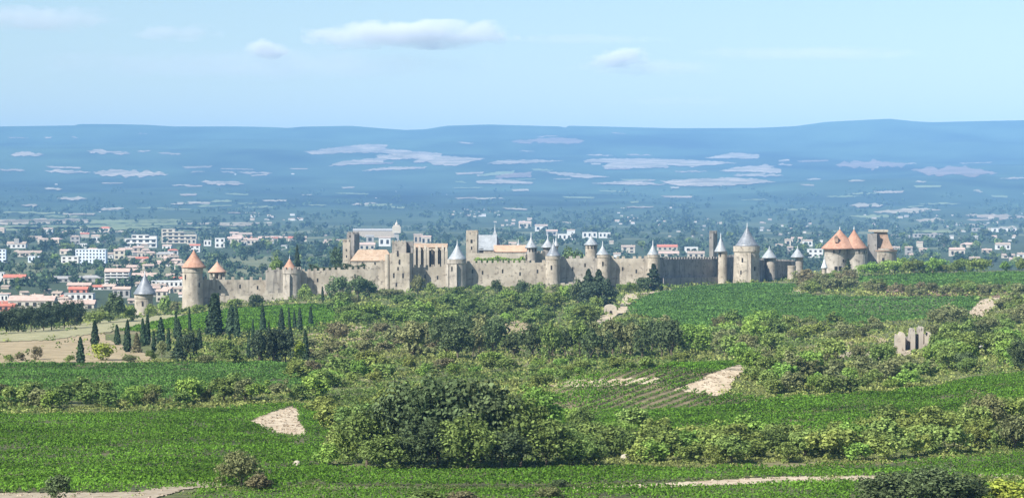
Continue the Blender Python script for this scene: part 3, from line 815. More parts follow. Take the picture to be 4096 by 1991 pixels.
for i, (x, t, x2, b, w) in enumerate(CYPR):
    hh = b - t
    sz = "tall" if hh > 120 else "short" if hh < 80 else "slender"
    if w > 32: sz = "broad"
    plant('cypress', 'cypress', x, b + 4, w * 1.28, hh * 1.08 + 4, "cypress", f"{sz} dark cypress, {ORD[i]} in the grove counted from the ochre meadow", "cypress", "cypresses of the grove below the castle")
x, t = S2(675, 148); _, b = S2(675, 285)
plant('cypress', 'cypress', x, b, 14, b - t, "cypress", "small lone cypress against the curtain wall beside the domed pine", "cypress")

GR = [  # round trees among the cypresses: kind, leaf, survey, x, top, base, width, words
    ('fir', 'brown', 1, 1270, 345, 535, 100, "brownish cone-shaped tree beside bare ground among the cypresses"),
    ('tree', 'grey', 1, 1500, 425, 575, 120, "grey green round tree over a pale clearing in the cypress grove"),
    ('fir', 'deep', 1, 1650, 415, 620, 110, "dark pointed conifer low in the cypress grove"),
    ('tree', 'deep', 1, 1770, 330, 615, 150, "tall dark rounded tree in the middle of the cypress grove"),
    ('bush', 'bright', 1, 955, 425, 605, 240, "bright yellow green bushy tree in front of the cypresses"),
    ('tree', 'olive', 1, 2080, 400, 580, 230, "wide olive green tree behind the pale shrubs of the grove"),
    ('bush', 'olive', 1, 2150, 480, 645, 270, "pale olive shrub mass at the foot of the cypress grove"),
    ('bush', 'grey', 1, 1900, 540, 640, 170, "low grey shrub at the grove edge above the vineyard strip"),
    ('bush', 'grey', 1, 1200, 540, 640, 150, "low grey bush on stony ground before the cypresses"),
    ('bush', 'olive', 1, 1400, 500, 600, 130, "small olive bush on the stony clearing in the grove"),
    ('tree', 'deep', 1, 2400, 330, 630, 150, "dark blue green tree under the tallest late cypress"),
    ('tree', 'deep', 1, 2530, 370, 630, 140, "dark dense tree next to the twin slim cypresses"),
    ('tree', 'deep', 2, 220, 530, 865, 170, "dark blackish green tree in the thick end of the grove"),
    ('tree', 'deep', 2, 330, 560, 865, 190, "largest dark tree closing the grove towards the scrub"),
    ('tree', 'deep', 2, 90, 580, 862, 130, "dark narrow tree between two cypresses at the grove end"),
    ('tree', 'bright', 2, 458, 640, 855, 120, "yellow green young tree beside the darkest grove trees"),
    ('bush', 'brown', 1, 340, 460, 600, 120, "reddish dry bush on the ochre meadow"),
    ('bush', 'brown', 1, 190, 525, 610, 110, "small reddish bush at the meadow edge by the vineyard"),
    ('bush', 'olive', 1, 650, 550, 625, 120, "low green bush beside the first cypress"),
    ('bush', 'olive', 1, 90, 540, 620, 120, "low brownish green bush at the meadow corner"),
    ('cypress', 'cypress', 1, 1560, 300, 520, 44, "slim dark cypress standing low in front of the grey green clearing tree"),
    ('cypress', 'cypress', 1, 1850, 300, 520, 50, "slim dark cypress right behind the tall dark rounded tree".replace("right behind", "just behind")),
    ('cypress', 'cypress', 2, 170, 480, 700, 50, "dark cypress rising out of the thick end of the grove"),
    ('cypress', 'cypress', 2, 380, 470, 700, 50, "dark cypress above the largest dark grove tree"),
    ('cypress', 'cypress', 1, 2130, 330, 560, 46, "dark cypress in front of the wide olive green grove tree"),
    ('cypress', 'cypress', 1, 1430, 330, 520, 40, "dark cypress just before the broad paired cypresses"),
]
for kd, lf, sv, x, t, b, w, words_ in GR:
    X_, T_ = (S1 if sv == 1 else S2)(x, t); _, B_ = (S1 if sv == 1 else S2)(x, b)
    plant(kd, lf, X_, B_, w * .4314 * (1.4 if lf == 'deep' else 1), B_ - T_, {'cypress': 'cypress', 'bush': 'shrub'}.get(kd, 'tree'), words_, {'cypress': 'cypress', 'bush': 'shrub'}.get(kd, 'tree'), 'cypresses of the grove below the castle' if kd == 'cypress' else None)

# ---- dark pines beside the meadow and bushes round the squat slate tower
for i, (x, b, w, h) in enumerate([(25, 1335, 95, 105), (75, 1330, 95, 110), (125, 1328, 90, 118), (175, 1324, 80, 95), (205, 1322, 95, 125), (255, 1316, 95, 122), (305, 1304, 75, 108), (-40, 1338, 90, 110)]):
    plant('grove', 'deep', x, b, w * 1.2, h, "pine_tree", f"dark blue green pine, {ORD[i]} planted beside the pale verge" if i < 7 else "dark pine cut by the photo edge beside the verge", "pine", "dark pines beside the verge")
for x, b, w, h, lf, words_ in [(390, 1295, 110, 58, 'olive', "olive green bush between the dark pines and the squat tower"), (455, 1290, 120, 125, 'dark', "large dark tree before the squat slate-roofed tower"),
        (520, 1285, 70, 70, 'olive', "green bush at the foot of the squat slate-roofed tower"), (600, 1272, 60, 60, 'yellow', "yellowish bush covering the base of the squat tower"),
        (665, 1262, 80, 85, 'olive', "olive bush between the squat tower and tall orange-roofed tower"), (700, 1258, 50, 60, 'grey', "grey bush below the tall orange-roofed tower"),
        (790, 1255, 70, 40, 'olive', "low bush on the rubble under the tall orange-roofed tower"), (940, 1235, 80, 46, 'olive', "bush before the low outer wall"), (1022, 1232, 76, 62, 'dark', "dark rounded tree in front of the low outer wall")]:
    plant('bush', lf, x, b, w, h, "shrub", words_, "shrub")

# ---- trees along the foot of the castle
for kd, lf, x, b, w, h, words_ in [
    ('bush', 'olive', 1218, 1205, 74, 72, "green bush at the foot of the beaked tower"),
    ('domed', 'pine', 1350, 1208, 118, 108, "large domed umbrella pine before the curtain wall"),
    ('tree', 'pine', 1430, 1195, 100, 96, "dark pine joined to the large domed umbrella pine"),
    ('tree', 'pine', 1480, 1190, 80, 70, "smaller dark pine beside the big square tower"),
    ('bush', 'grey', 1400, 1225, 100, 45, "grey bush below the umbrella pine"),
    ('tree', 'grey', 1672, 1185, 64, 88, "grey green tree at the corner of the square tower"),
    ('bush', 'olive', 1725, 1180, 56, 58, "olive tree below the basilica buttresses"),
    ('bush', 'grey', 1560, 1185, 120, 32, "grey scrub at the base of the big square tower"),
    ('bush', 'olive', 1910, 1175, 60, 42, "pale bush under the long curtain wall next to the slate beaked tower"),
    ('tree', 'dark', 1990, 1185, 56, 70, "dark bush with rounded top under the long curtain wall"),
    ('tree', 'dark', 2085, 1185, 66, 68, "second dark bush under the long curtain wall"),
    ('bush', 'olive', 2150, 1180, 70, 50, "olive shrub just before the round slate-roofed wall tower"),
    ('bush', 'grey', 2225, 1170, 60, 40, "grey rubble-grown shrub below the round slate-roofed wall tower"),
    ('bush', 'green', 2270, 1210, 90, 80, "fresh green tree beside the dark pine clump"),
    ('tree', 'dark', 2310, 1222, 90, 110, "dark conifer at the edge of the pine clump"),
    ('fir', 'deep', 2352, 1225, 90, 150, "pointed dark fir with a thin tip in the pine clump"),
    ('fir', 'deep', 2398, 1228, 100, 152, "tallest pointed dark fir in the pine clump"),
    ('domed', 'deep', 2400, 1232, 140, 130, "big dark rounded pine shading the ground by the hut"),
    ('bush', 'olive', 2385, 1240, 70, 62, "pale olive tree in front of the dark pine clump"),
    ('tree', 'olive', 2520, 1170, 70, 44, "low green tree between the pine clump and the dark fir"),
    ('tree', 'dark', 2570, 1168, 70, 62, "dark green round tree at the corner of the grey wall"),
    ('fir', 'deep', 2612, 1166, 78, 112, "dark fir against the grey shaded wall"),
    ('bush', 'olive', 2480, 1165, 50, 34, "low bush at the curtain wall foot beyond the pines"),
    ('bush', 'dark', 3085, 1110, 30, 22, "small dark bush under the shaded low wall"),
]:
    nm = {'tree': 'tree', 'domed': 'pine_tree', 'fir': 'fir_tree', 'bush': 'shrub'}[kd]
    plant(kd, lf, x, b, w, h, nm, words_, nm.split('_')[0])
plant('domed', 'pine', 2292, 1030, 112, 57, "pine_tree", "round stone pine growing behind the battlements", "pine", Y=1612)
plant('fir', 'deep', 1192, 1078, 40, 100, "fir_tree", "tall dark fir behind the small orange cone roof", "fir", Y=1640)
plant('tree', 'olive', 1100, 1078, 70, 58, "tree", "olive green tree behind the wall before the small orange cone", "tree", Y=1640)
plant('fir', 'deep', 3392, 1096, 34, 62, "fir_tree", "dark pointed tree in front of the twin-roofed gatehouse", "fir", Y=1640)
plant('tree', 'town', 1340, 1060, 60, 80, "tree", "dark tree next to the ruined gable tower", "tree", Y=1700)

# ---- scrub zones: outline, number, kinds, leaf colours, height range in photo pixels, words
SCRUB = [
    ("hedge", [(-60, 1612), (640, 1606), (1300, 1584), (1300, 1602), (640, 1640), (-60, 1648)], 34, ['bush', 'wild', 'tree'], ['olive', 'mid', 'olive', 'green', 'grey'], (58, 112), 1.15,
     "in the hedge above the front vineyard, counted from the meadow side", "hedge shrubs above the front vineyard"),
    ("slope", [(1350, 1250), (1900, 1215), (2240, 1230), (2250, 1270), (1900, 1280), (1500, 1300), (1360, 1290)], 34, ['bush', 'tree', 'wild'], ['olive', 'green', 'mid', 'yellow', 'mid'], (45, 85), 1.3,
     "on the wooded slope below the castle, counted from the cypresses", "trees on the slope below the castle"),
    ("slope", [(1370, 1285), (1880, 1275), (2380, 1265), (2370, 1310), (1880, 1290), (1560, 1320), (1380, 1330)], 30, ['bush', 'tree', 'bush'], ['olive', 'mid', 'green'], (40, 72), 1.35,
     "low on the castle slope above the dry grass, counted from the cypresses", "bushes low on the castle slope"),
    ("bank", [(1180, 1390), (1380, 1345), (1560, 1330), (1850, 1350), (1850, 1420), (1500, 1440), (1250, 1450)], 34, ['bush', 'wild', 'bush'], ['grey', 'olive', 'grey', 'brown'], (34, 70), 1.3,
     "on the dry bank beyond the cypress grove, counted from the grove", "bushes on the dry bank"),
    ("willow", [(1620, 1420), (1900, 1380), (2140, 1400), (2140, 1440), (1800, 1445)], 15, ['willow', 'tree'], ['dark', 'grey', 'dark'], (95, 140), .9,
     "in the dark thicket behind the grove, counted from the dry bank", "dark thicket trees behind the grove"),
    ("willow", [(2160, 1425), (2420, 1415), (2690, 1405), (2700, 1430), (2420, 1448), (2180, 1452)], 26, ['willow'], ['dark', 'grey', 'mid', 'dark'], (112, 150), .6,
     "in the tall willow row below the hut, counted from the thicket", "tall willows below the hut"),
    ("shrub", [(2240, 1320), (2440, 1300), (2660, 1300), (2680, 1340), (2240, 1350)], 14, ['bush', 'wild'], ['olive', 'grey', 'olive'], (34, 60), 1.4,
     "on the grass between the hut and the willows, counted from the dry grass", "bushes near the hut"),
    ("shrub", [(1180, 1475), (1500, 1465), (2100, 1462), (2100, 1500), (1650, 1510), (1300, 1560), (1180, 1540)], 34, ['bush', 'wild', 'bush'], ['yellow', 'olive', 'green', 'yellow', 'brown'], (40, 80), 1.35,
     "in the yellowish scrub behind the big grove, counted from the vineyard strip", "yellowish scrub behind the big grove"),
    ("thicket", [(2680, 1335), (3080, 1322), (3130, 1345), (3060, 1440), (2780, 1440), (2690, 1400)], 26, ['tree', 'bush', 'tree'], ['olive', 'green', 'olive', 'grey'], (60, 105), 1.15,
     "in the thicket right under the large hillside vineyard, counted from the willows".replace("right under", "under"), "thicket under the hillside vineyard"),
    ("thicket", [(2960, 1450), (3220, 1440), (3260, 1500), (3240, 1580), (3060, 1592), (2990, 1540)], 26, ['bush', 'tree', 'wild'], ['olive', 'grey', 'green', 'olive'], (60, 110), 1.15,
     "in the thicket beside the sandy vineyard end, counted from the sand", "thicket beside the sandy vineyard end"),
    ("thicket", [(3250, 1445), (3700, 1440), (3900, 1440), (3900, 1505), (3650, 1560), (3250, 1585)], 40, ['bush', 'wild', 'tree'], ['olive', 'grey', 'olive', 'grey', 'green'], (55, 98), 1.2,
     "in the thicket in front of the stone ruin, counted from the sandy end", "thicket before the stone ruin"),
    ("thicket", [(3120, 1300), (3560, 1300), (3580, 1330), (3400, 1370), (3160, 1385)], 26, ['bush', 'wild'], ['olive', 'grey', 'yellow', 'grey'], (36, 66), 1.35,
     "between the hillside vineyard and the stone ruin, counted from the willows side", "scrub above the stone ruin"),
    ("thicket", [(3720, 1290), (4140, 1275), (4140, 1330), (3740, 1370)], 28, ['bush', 'wild', 'tree'], ['grey', 'olive', 'grey'], (42, 80), 1.3,
     "beyond the stone ruin under the sandy slope, counted from the ruin", "scrub under the sandy slope"),
    ("thicket", [(3740, 1385), (4140, 1360), (4140, 1470), (3900, 1500), (3740, 1430)], 26, ['tree', 'bush'], ['olive', 'green', 'dark', 'olive'], (55, 110), 1.1,
     "round the white shed, counted from the stone ruin", "trees round the white shed"),
    ("shrub", [(3960, 1230), (4140, 1210), (4140, 1270), (3940, 1285)], 10, ['bush', 'wild'], ['grey', 'grey', 'olive'], (45, 75), 1.4,
     "on the grey bank next to the sandy slope, counted from the sand", "grey scrub by the sandy slope"),
    ("shrub", [(3190, 1140), (3420, 1120), (3440, 1170), (3250, 1182), (3200, 1172)], 22, ['bush', 'wild', 'tree'], ['grey', 'olive', 'grey', 'brown'], (38, 66), 1.2,
     "in the grey scrub before the gatehouse, counted from the slate turrets", "grey scrub before the gatehouse"),
    ("shrub", [(3470, 1160), (4140, 1168), (4140, 1186), (3480, 1184)], 26, ['bush', 'wild'], ['grey', 'brown', 'olive', 'grey'], (32, 62), 1.3,
     "along the red earth bank, counted from the gatehouse scrub", "scrub along the red earth bank"),
    ("shrub", [(3430, 1095), (3560, 1088), (3700, 1083), (4140, 1078), (4140, 1090), (3700, 1096), (3440, 1108)], 30, ['tree', 'bush'], ['green', 'olive', 'green', 'yellow'], (28, 62), 1.25,
     "on the crest beyond the gatehouse, counted from the square tower", "green trees on the crest"),
    ("shrub", [(2080, 1470), (2400, 1458), (2900, 1440), (2680, 1462), (2420, 1490), (2240, 1520), (2120, 1600), (2080, 1560)], 34, ['bush', 'wild'], ['green', 'mid', 'yellow', 'olive'], (26, 52), 1.5,
     "on the grass above the slanting vineyard, counted from the big grove", "low bushes above the slanting vineyard"),
    ("shrub", [(2290, 1700), (2560, 1745), (2560, 1800), (2450, 1865), (2300, 1870)], 24, ['tree', 'bush'], ['olive', 'green', 'mid', 'mid'], (70, 130), 1.1,
     "at the outer edge of the big grove, counted from the grove", "trees at the big grove's edge"),
    ("shrub", [(2560, 1790), (3500, 1760), (3500, 1850), (2560, 1860)], 50, ['bush', 'wild', 'tree'], ['yellow', 'green', 'olive', 'yellow', 'mid', 'yellow'], (72, 128), 1.25,
     "in the yellow green belt below the slanting vineyard, counted from the big grove", "yellow green belt shrubs"),
    ("shrub", [(3500, 1740), (4150, 1690), (4150, 1800), (3500, 1850)], 34, ['bush', 'tree', 'wild'], ['yellow', 'mid', 'olive', 'yellow', 'yellow'], (75, 140), 1.2,
     "in the yellowish belt above the gravel track end, counted from the sandy track", "yellowish belt trees"),
]
def scatter():
    used = {}
    for zi, (nm, poly, n, kinds, leaves, (h0, h1), asp, place, grp) in enumerate(SCRUB):
        rr = random.Random(200 + zi)
        P = np.array(poly, float)
        got = []; tries = 0
        md = (h0 + h1) / 2 * asp * .38
        n = int(n * .84)
        while len(got) < n and tries < 6000:
            tries += 1
            x = rr.uniform(P[:, 0].min(), P[:, 0].max()); y = rr.uniform(P[:, 1].min(), P[:, 1].max())
            if not inpoly([x], [y], poly)[0]: continue
            if 3825 < x < 4020 and y - h1 < 1262 and y > 1195: continue
            if 3565 < x < 3745 and 1395 < y < 1500 and y - h1 < 1400: continue
            if any(abs(x - a) < md and abs(y - b) < md * .35 for a, b in got): continue
            got.append((x, y))
            if tries % 900 == 0: md *= .8
        got.sort()
        adj = {'olive': "olive green", 'grey': "grey green", 'green': "fresh green", 'yellow': "yellow green", 'bright': "bright yellow", 'dark': "dark green", 'brown': "dry brownish", 'mid': "mid green"}
        cnt = {}
        for (x, y) in got:
            kd = rr.choice(kinds); lf = rr.choice(leaves)
            h = rr.uniform(h0, h1) * 1.06; w = h * asp * rr.uniform(.95, 1.35)
            noun = {'bush': 'shrub', 'wild': 'shrub', 'tree': 'tree', 'willow': 'willow'}[kd]
            if kd == 'wild': sz = "ragged"
            else: sz = ""
            k = (lf, sz, noun); cnt[k] = cnt.get(k, -1) + 1
            first, sep, last = place.partition(", counted from ")
            label = f"{ORD[cnt[k]]} {(sz + ' ') if sz else ''}{adj[lf]} {noun} {first} from {last}"
            wl = label.split()
            if len(wl) > 16:
                label = f"{ORD[cnt[k]]} {(sz + ' ') if sz else ''}{adj[lf]} {noun} {first}"
            plant(kd, lf, x, y, w, h, {'shrub': 'shrub', 'tree': 'tree', 'willow': 'willow_tree'}[noun], label, noun, grp)
scatter()

# ---- the big grove in the middle and the single clumps in front
for x, b, w, h, lf, words_ in [
    (1600, 1862, 330, 330, 'dark', "dark tall tree at the heart of the big grove"), (1760, 1868, 360, 395, 'dark', "tallest dark tree of the big grove"),
    (1930, 1866, 340, 372, 'dark', "dark crowned tree beside the tallest of the big grove"), (1470, 1866, 260, 255, 'mid', "olive tree on the grove flank toward the sandy patch"),
    (2080, 1866, 280, 300, 'mid', "olive green tree on the grove flank toward the slanting rows"), (1690, 1878, 260, 210, 'dark', "lower dark tree at the front edge of the big grove"),
    (1870, 1880, 280, 220, 'mid', "front olive tree leaning over the vineyard strip"), (2010, 1880, 230, 170, 'dark', "front dark bushy tree of the big grove"),
    (1540, 1880, 230, 150, 'mid', "front low olive tree with a pale stone beneath"), (2190, 1870, 240, 205, 'mid', "fresh green tree at the end of the big grove"),
    (1390, 1850, 180, 170, 'yellow', "yellow green tree at the start of the big grove"), (1440, 1760, 240, 165, 'mid', "olive tree behind the start of the big grove"),
    (1560, 1740, 260, 200, 'yellow', "yellow green tree behind the dark heart of the grove"), (2130, 1760, 240, 225, 'green', "fresh green tree at the back of the big grove"),
    (2290, 1868, 200, 150, 'olive', "olive tree closing the big grove toward the belt"), (1310, 1860, 130, 90, 'green', "low green bush beside the white stone"),
    (1330, 1720, 170, 120, 'yellow', "yellow green shrub behind the bare sandy patch"), (1290, 1650, 150, 70, 'yellow', "yellowish shrub above the bare sandy patch")]:
    plant('grove' if h > 140 else 'bush', lf, x, b, w, h, "tree" if h > 140 else "shrub", words_, "tree" if h > 140 else "shrub")
for kd, lf, x, b, w, h, nm, words_ in [
    ('grove', 'grey', 965, 1948, 190, 155, "tree", "grey green tangled tree beside the sandy turn of the track"), ('bush', 'brown', 1040, 1968, 130, 80, "shrub", "brownish bush beside the grey tangled tree"),
    ('bush', 'dark', 232, 2005, 125, 122, "shrub", "single dark round bush standing on the gravel track"),
    ('grove', 'dark', 3560, 2040, 300, 165, "tree", "dark tree cut by the photo bottom beside the sandy track"), ('grove', 'dark', 3720, 2050, 330, 205, "tree", "largest dark tree at the photo bottom"),
    ('grove', 'dark', 3860, 2045, 240, 160, "tree", "dark tree next to the bright yellow bush at the bottom"), ('bush', 'bright', 4030, 2035, 250, 130, "shrub", "bright yellow green bush at the bottom corner"),
    ('bush', 'bright', 4150, 2010, 150, 130, "shrub", "bright yellow bush cut by the photo corner"),
    ('grove', 'grey', 3950, 1745, 190, 190, "tree", "pale grey leaved tree above the yellowish belt"), ('tree', 'grey', 4060, 1800, 160, 150, "tree", "grey tree at the photo edge below the pale leaved one"),
    ('bush', 'olive', 1700, 2030, 200, 75, "shrub", "olive bush at the bottom below the big grove"), ('bush', 'brown', 1850, 2025, 150, 70, "shrub", "brownish bush at the bottom below the big grove"),
    ('bush', 'grey', 2200, 2000, 130, 60, "shrub", "grey bush at the start of the sandy track"), ('bush', 'dark', 2240, 1960, 90, 50, "shrub", "small dark bush overhanging the sandy track"),
    ('grove', 'dark', 4085, 1480, 130, 130, "tree", "dark blue green tree at the edge beyond the white shed"),
]:
    plant(kd, lf, x, b, w, h, nm, words_, nm)
# ------------------------------------------------------------------ the walled town
def zat(py, Y, px=2048): return pt(px, py, Y).z

def slit_boxes(root, slits, cx, R, Y, base, mat=DARK, w=0.9, h=2.6, name="arrow_slit"):
    for sx, sy in slits:
        s = mpp(Y)
        dx = (sx - cx) * s
        dy = -math.sqrt(max(R * R - dx * dx, 0.01))
        z = zat(sy, Y - R, sx) - base
        a = math.atan2(dx, -dy)
        m = MB()
        m.box(-w / 2, w / 2, -0.12, 0.5, -h / 2, h / 2)
        o = m.build(name, mat, root, (dx * .995, dy * .995, z)); o.rotation_euler = (0, 0, a)

def cone(mb, r, z0, z1, p=1.3, n=32, cx=0, cy=0, flare=.12, thick=.35):
    prof = [(r * .9, z0 - thick * .6), (r * 1.02, z0 - thick * .6), (r * 1.03, z0)]
    for k in range(1, 13):
        t = k / 12
        prof.append((max(.06, r * (1.03 * (1 - t) ** p)), z0 + (z1 - z0) * t))
    mb.lathe(prof, n, cx, cy)

def tower(name, label, x0, x1, ytop, Y, roof=None, body=STONE, spurs=(), slits=(), cat="tower", merlons=False, corbel=True, basepy=None, gallery=None, n=32):
    cx = (x0 + x1) / 2; s = mpp(Y); R = (x1 - x0) / 2 * s
    C = pt(cx, ytop, Y); base = float(height(C.x, Y)) if basepy is None else zat(basepy, Y, cx)
    H = C.z - base
    root = empty(name, (C.x, Y, base), label, cat)
    m = MB()
    if corbel:
        prof = [(R * 1.06, -2.5), (R * 1.0, H * .25), (R * .97, H - R * .55), (R * .97, H - R * .5), (R * 1.03, H - R * .42), (R * 1.03, H)]
    else:
        prof = [(R * 1.05, -2.5), (R, H * .3), (R * .985, H)]
    m.lathe(prof, n, jit=.006)
    for sp in spurs:
        dx = (sp - cx) * s; w = 1.25
        dy = -math.sqrt(max(R * R - dx * dx, .01)) + .15
        zt = H - R * .5
        m.add([(dx - w * 1.1, dy, -2), (dx + w * .7, dy - .1, -2), (dx + .25 * w, dy - 2.0, -2), (dx - w * 1.1, dy, zt), (dx + w * .7, dy - .1, zt), (dx + .25 * w, dy - 1.7, zt)],
              [(0, 2, 5, 3), (2, 1, 4, 5), (1, 0, 3, 4), (3, 5, 4), (0, 1, 2)])
    m.build("shaft", body, root)
    if merlons:
        q = MB(); k = max(8, int(2 * math.pi * R / 3.0))
        for i in range(k):
            a = 2 * math.pi * i / k; w = 0.85
            c, s_ = math.cos(a), math.sin(a); rr = R * 1.01
            pts = [(rr * c - w * s_, rr * s_ + w * c), (rr * c + w * s_, rr * s_ - w * c), ((rr - .8) * c + w * s_, (rr - .8) * s_ - w * c), ((rr - .8) * c - w * s_, (rr - .8) * s_ + w * c)]
            q.add([(p[0], p[1], H - .01) for p in pts] + [(p[0], p[1], H + 1.5) for p in pts], [(0, 1, 2, 3), (4, 7, 6, 5), (0, 4, 5, 1), (1, 5, 6, 2), (2, 6, 7, 3), (3, 7, 4, 0)])
        q.build("battlement", body, root)
    rb = H
    if gallery:                                   # open timber storey under the roof
        rb = zat(gallery, Y, cx) - base
        for i in range(8):
            a = math.pi / 8 + i * math.pi / 4
            q = MB(); q.box(-.55, .55, -.55, .55, H - .05, rb + .1)
            o = q.build("post", PALE, root, (R * .88 * math.cos(a), R * .88 * math.sin(a), 0)); o.rotation_euler = (0, 0, a)
        q = MB(); q.lathe([(R * .45, H - .1), (R * .45, rb)], 12); q.build("core_wall", BROWNTILE, root)
    if roof:
        rx0, rx1, apex, mat, p = roof[:5]
        ap = roof[5] if len(roof) > 5 else (rx0 + rx1) / 2
        rr = (rx1 - rx0) / 2 * s; rcx = ((rx0 + rx1) / 2 - cx) * s
        za = zat(apex, Y, cx) - base
        q = MB(); q.smooth = True; cone(q, rr, rb + .25, za - .9, p, cx=rcx)
        ro = q.build("roof", mat, root)
        q = MB(); q.lathe([(.34, za - 2.2), (.2, za - 1.2), (.30, za - .8), (.10, za - .3), (.05, za + .7)], 8, rcx); q.build("finial", LEAD, ro)
        m2 = MB(); m2.lathe([(rr * .9, rb - .35), (rr * .93, rb - .35), (rr * .93, rb + .06), (rr * .9, rb + .06)], 28, rcx); m2.build("eaves", TIMBER, ro)
    slit_boxes(root, slits, cx, R, Y, base)
    return root

def wall(label, pts_, th=2.4, mat=STONE, mw=1.9, gap=1.3, mh=1.5, name="curtain_wall", slits=(), plinth=None, basepy=None, merl=True):
    P0 = pt(pts_[0][0], pts_[0][1], pts_[0][2])
    base0 = float(height(P0.x, P0.y)) if basepy is None else zat(basepy, P0.y, pts_[0][0])
    root = empty(name, (P0.x, P0.y, base0), label, "wall")
    body = MB(); bat = MB(); pli = MB()
    for (a, b) in zip(pts_[:-1], pts_[1:]):
        A = pt(*a); B = pt(*b)
        L = math.hypot(B.x - A.x, B.y - A.y)
        n = max(1, int(L / 12))
        for i in range(n):
            t0, t1 = i / n, (i + 1) / n
            p = A.lerp(B, t0); q = A.lerp(B, t1)
            zb0 = (float(height(p.x, p.y)) if basepy is None else base0) - 2; zb1 = (float(height(q.x, q.y)) if basepy is None else base0) - 2
            body.slab((p.x - P0.x, p.y - P0.y), (q.x - P0.x, q.y - P0.y), th, zb0 - base0, zb1 - base0, p.z - base0, q.z - base0)
        if merl:
            k = max(1, int(L / (mw + gap)))
            for i in range(k):
                t0 = (i + .2) / k; t1 = min(1, t0 + mw / L)
                p = A.lerp(B, t0); q = A.lerp(B, t1)
                if pr.random() < .06: continue
                hh = mh * pr.uniform(.8, 1.08)
                bat.slab((p.x - P0.x, p.y - P0.y + .05), (q.x - P0.x, q.y - P0.y + .05), .9, p.z - base0 - .02, q.z - base0 - .02, p.z - base0 + hh, q.z - base0 + hh)
    body.build("masonry", mat, root)
    if bat.f: bat.build("battlement", mat, root)
    if plinth:
        A = pt(*plinth[0]); B = pt(*plinth[1]); n = max(1, int((B - A).length / 8))
        for i in range(n):
            p = A.lerp(B, i / n); q = A.lerp(B, (i + 1) / n)
            pli.slab((p.x - P0.x, p.y - P0.y), (q.x - P0.x, q.y - P0.y), 1.2, float(height(p.x, p.y)) - 2 - base0, float(height(q.x, q.y)) - 2 - base0, p.z - base0, q.z - base0)
        pli.build("plinth", mat, root)
    for sx, sy in slits:
        for (a, b) in zip(pts_[:-1], pts_[1:]):
            if a[0] <= sx <= b[0]:
                t = (sx - a[0]) / (b[0] - a[0]); Yw = a[2] + (b[2] - a[2]) * t
                w = pt(sx, sy, Yw)
                m = MB(); m.box(-.45, .45, -.1, .5, -1.1, 1.1)
                o = m.build("arrow_slit", DARK, root, (w.x - P0.x, w.y - P0.y, w.z - base0))
                o.rotation_euler = (0, 0, math.atan2(pt(*b).y - pt(*a).y, pt(*b).x - pt(*a).x))
    return root

def prism(mb, P, z0, z1, mi=0):
    n = len(P)
    mb.add([(x, y, z0) for x, y in P] + [(x, y, z1) for x, y in P],
           [tuple(range(n - 1, -1, -1)), tuple(range(n, 2 * n))] + [(i, (i + 1) % n, n + (i + 1) % n, n + i) for i in range(n)], mi)

def quad_tower(name, label, xl, xr, xb, ytop, Y, side=12, body=STONE, cat="tower", merl=True, slits=(), basepy=None, left=False, mh=1.7):
    """square tower: lit front from xl to xr, side face running back to xb"""
    A = pt(xl, ytop, Y); B = pt(xr, ytop, Y)
    Cc = pt(xb, ytop, Y + side)
    base = float(height(A.x, Y)) if basepy is None else zat(basepy, Y, xl)
    root = empty(name, (A.x, Y, base), label, cat)
    d = Vector((Cc.x - B.x, side))
    P = [(0, 0), (B.x - A.x, 0), (B.x - A.x + d.x, d.y), (d.x, d.y)]
    H = A.z - base
    m = MB(); prism(m, P, -2, H); m.build("shaft", body, root)
    if merl:
        q = MB()
        for i in range(4):
            a = Vector(P[i]); b = Vector(P[(i + 1) % 4]); L = (b - a).length; k = max(2, int(L / 3.0))
            for j in range(k):
                t0 = (j + .12) / k; t1 = (j + .68) / k
                p = a.lerp(b, t0); r_ = a.lerp(b, t1)
                nrm = Vector((-(b - a).y, (b - a).x)).normalized()
                p2 = p + nrm * .02; r2 = r_ + nrm * .02
                q.slab(tuple(p2), tuple(r2), .8, H - .02, H - .02, H + mh, H + mh)
        q.build("battlement", body, root)
    for it in slits:
        sx, sy = it[:2]; w = it[2] if len(it) > 2 else .9; h = it[3] if len(it) > 3 else 2.2
        m = MB(); m.box(-w / 2, w / 2, -.1, .5, -h / 2, h / 2)
        pz = pt(sx, sy, Y)
        m.build("window", DARK, root, (pz.x - A.x, 0, pz.z - base))
    return root, P, H, base, A

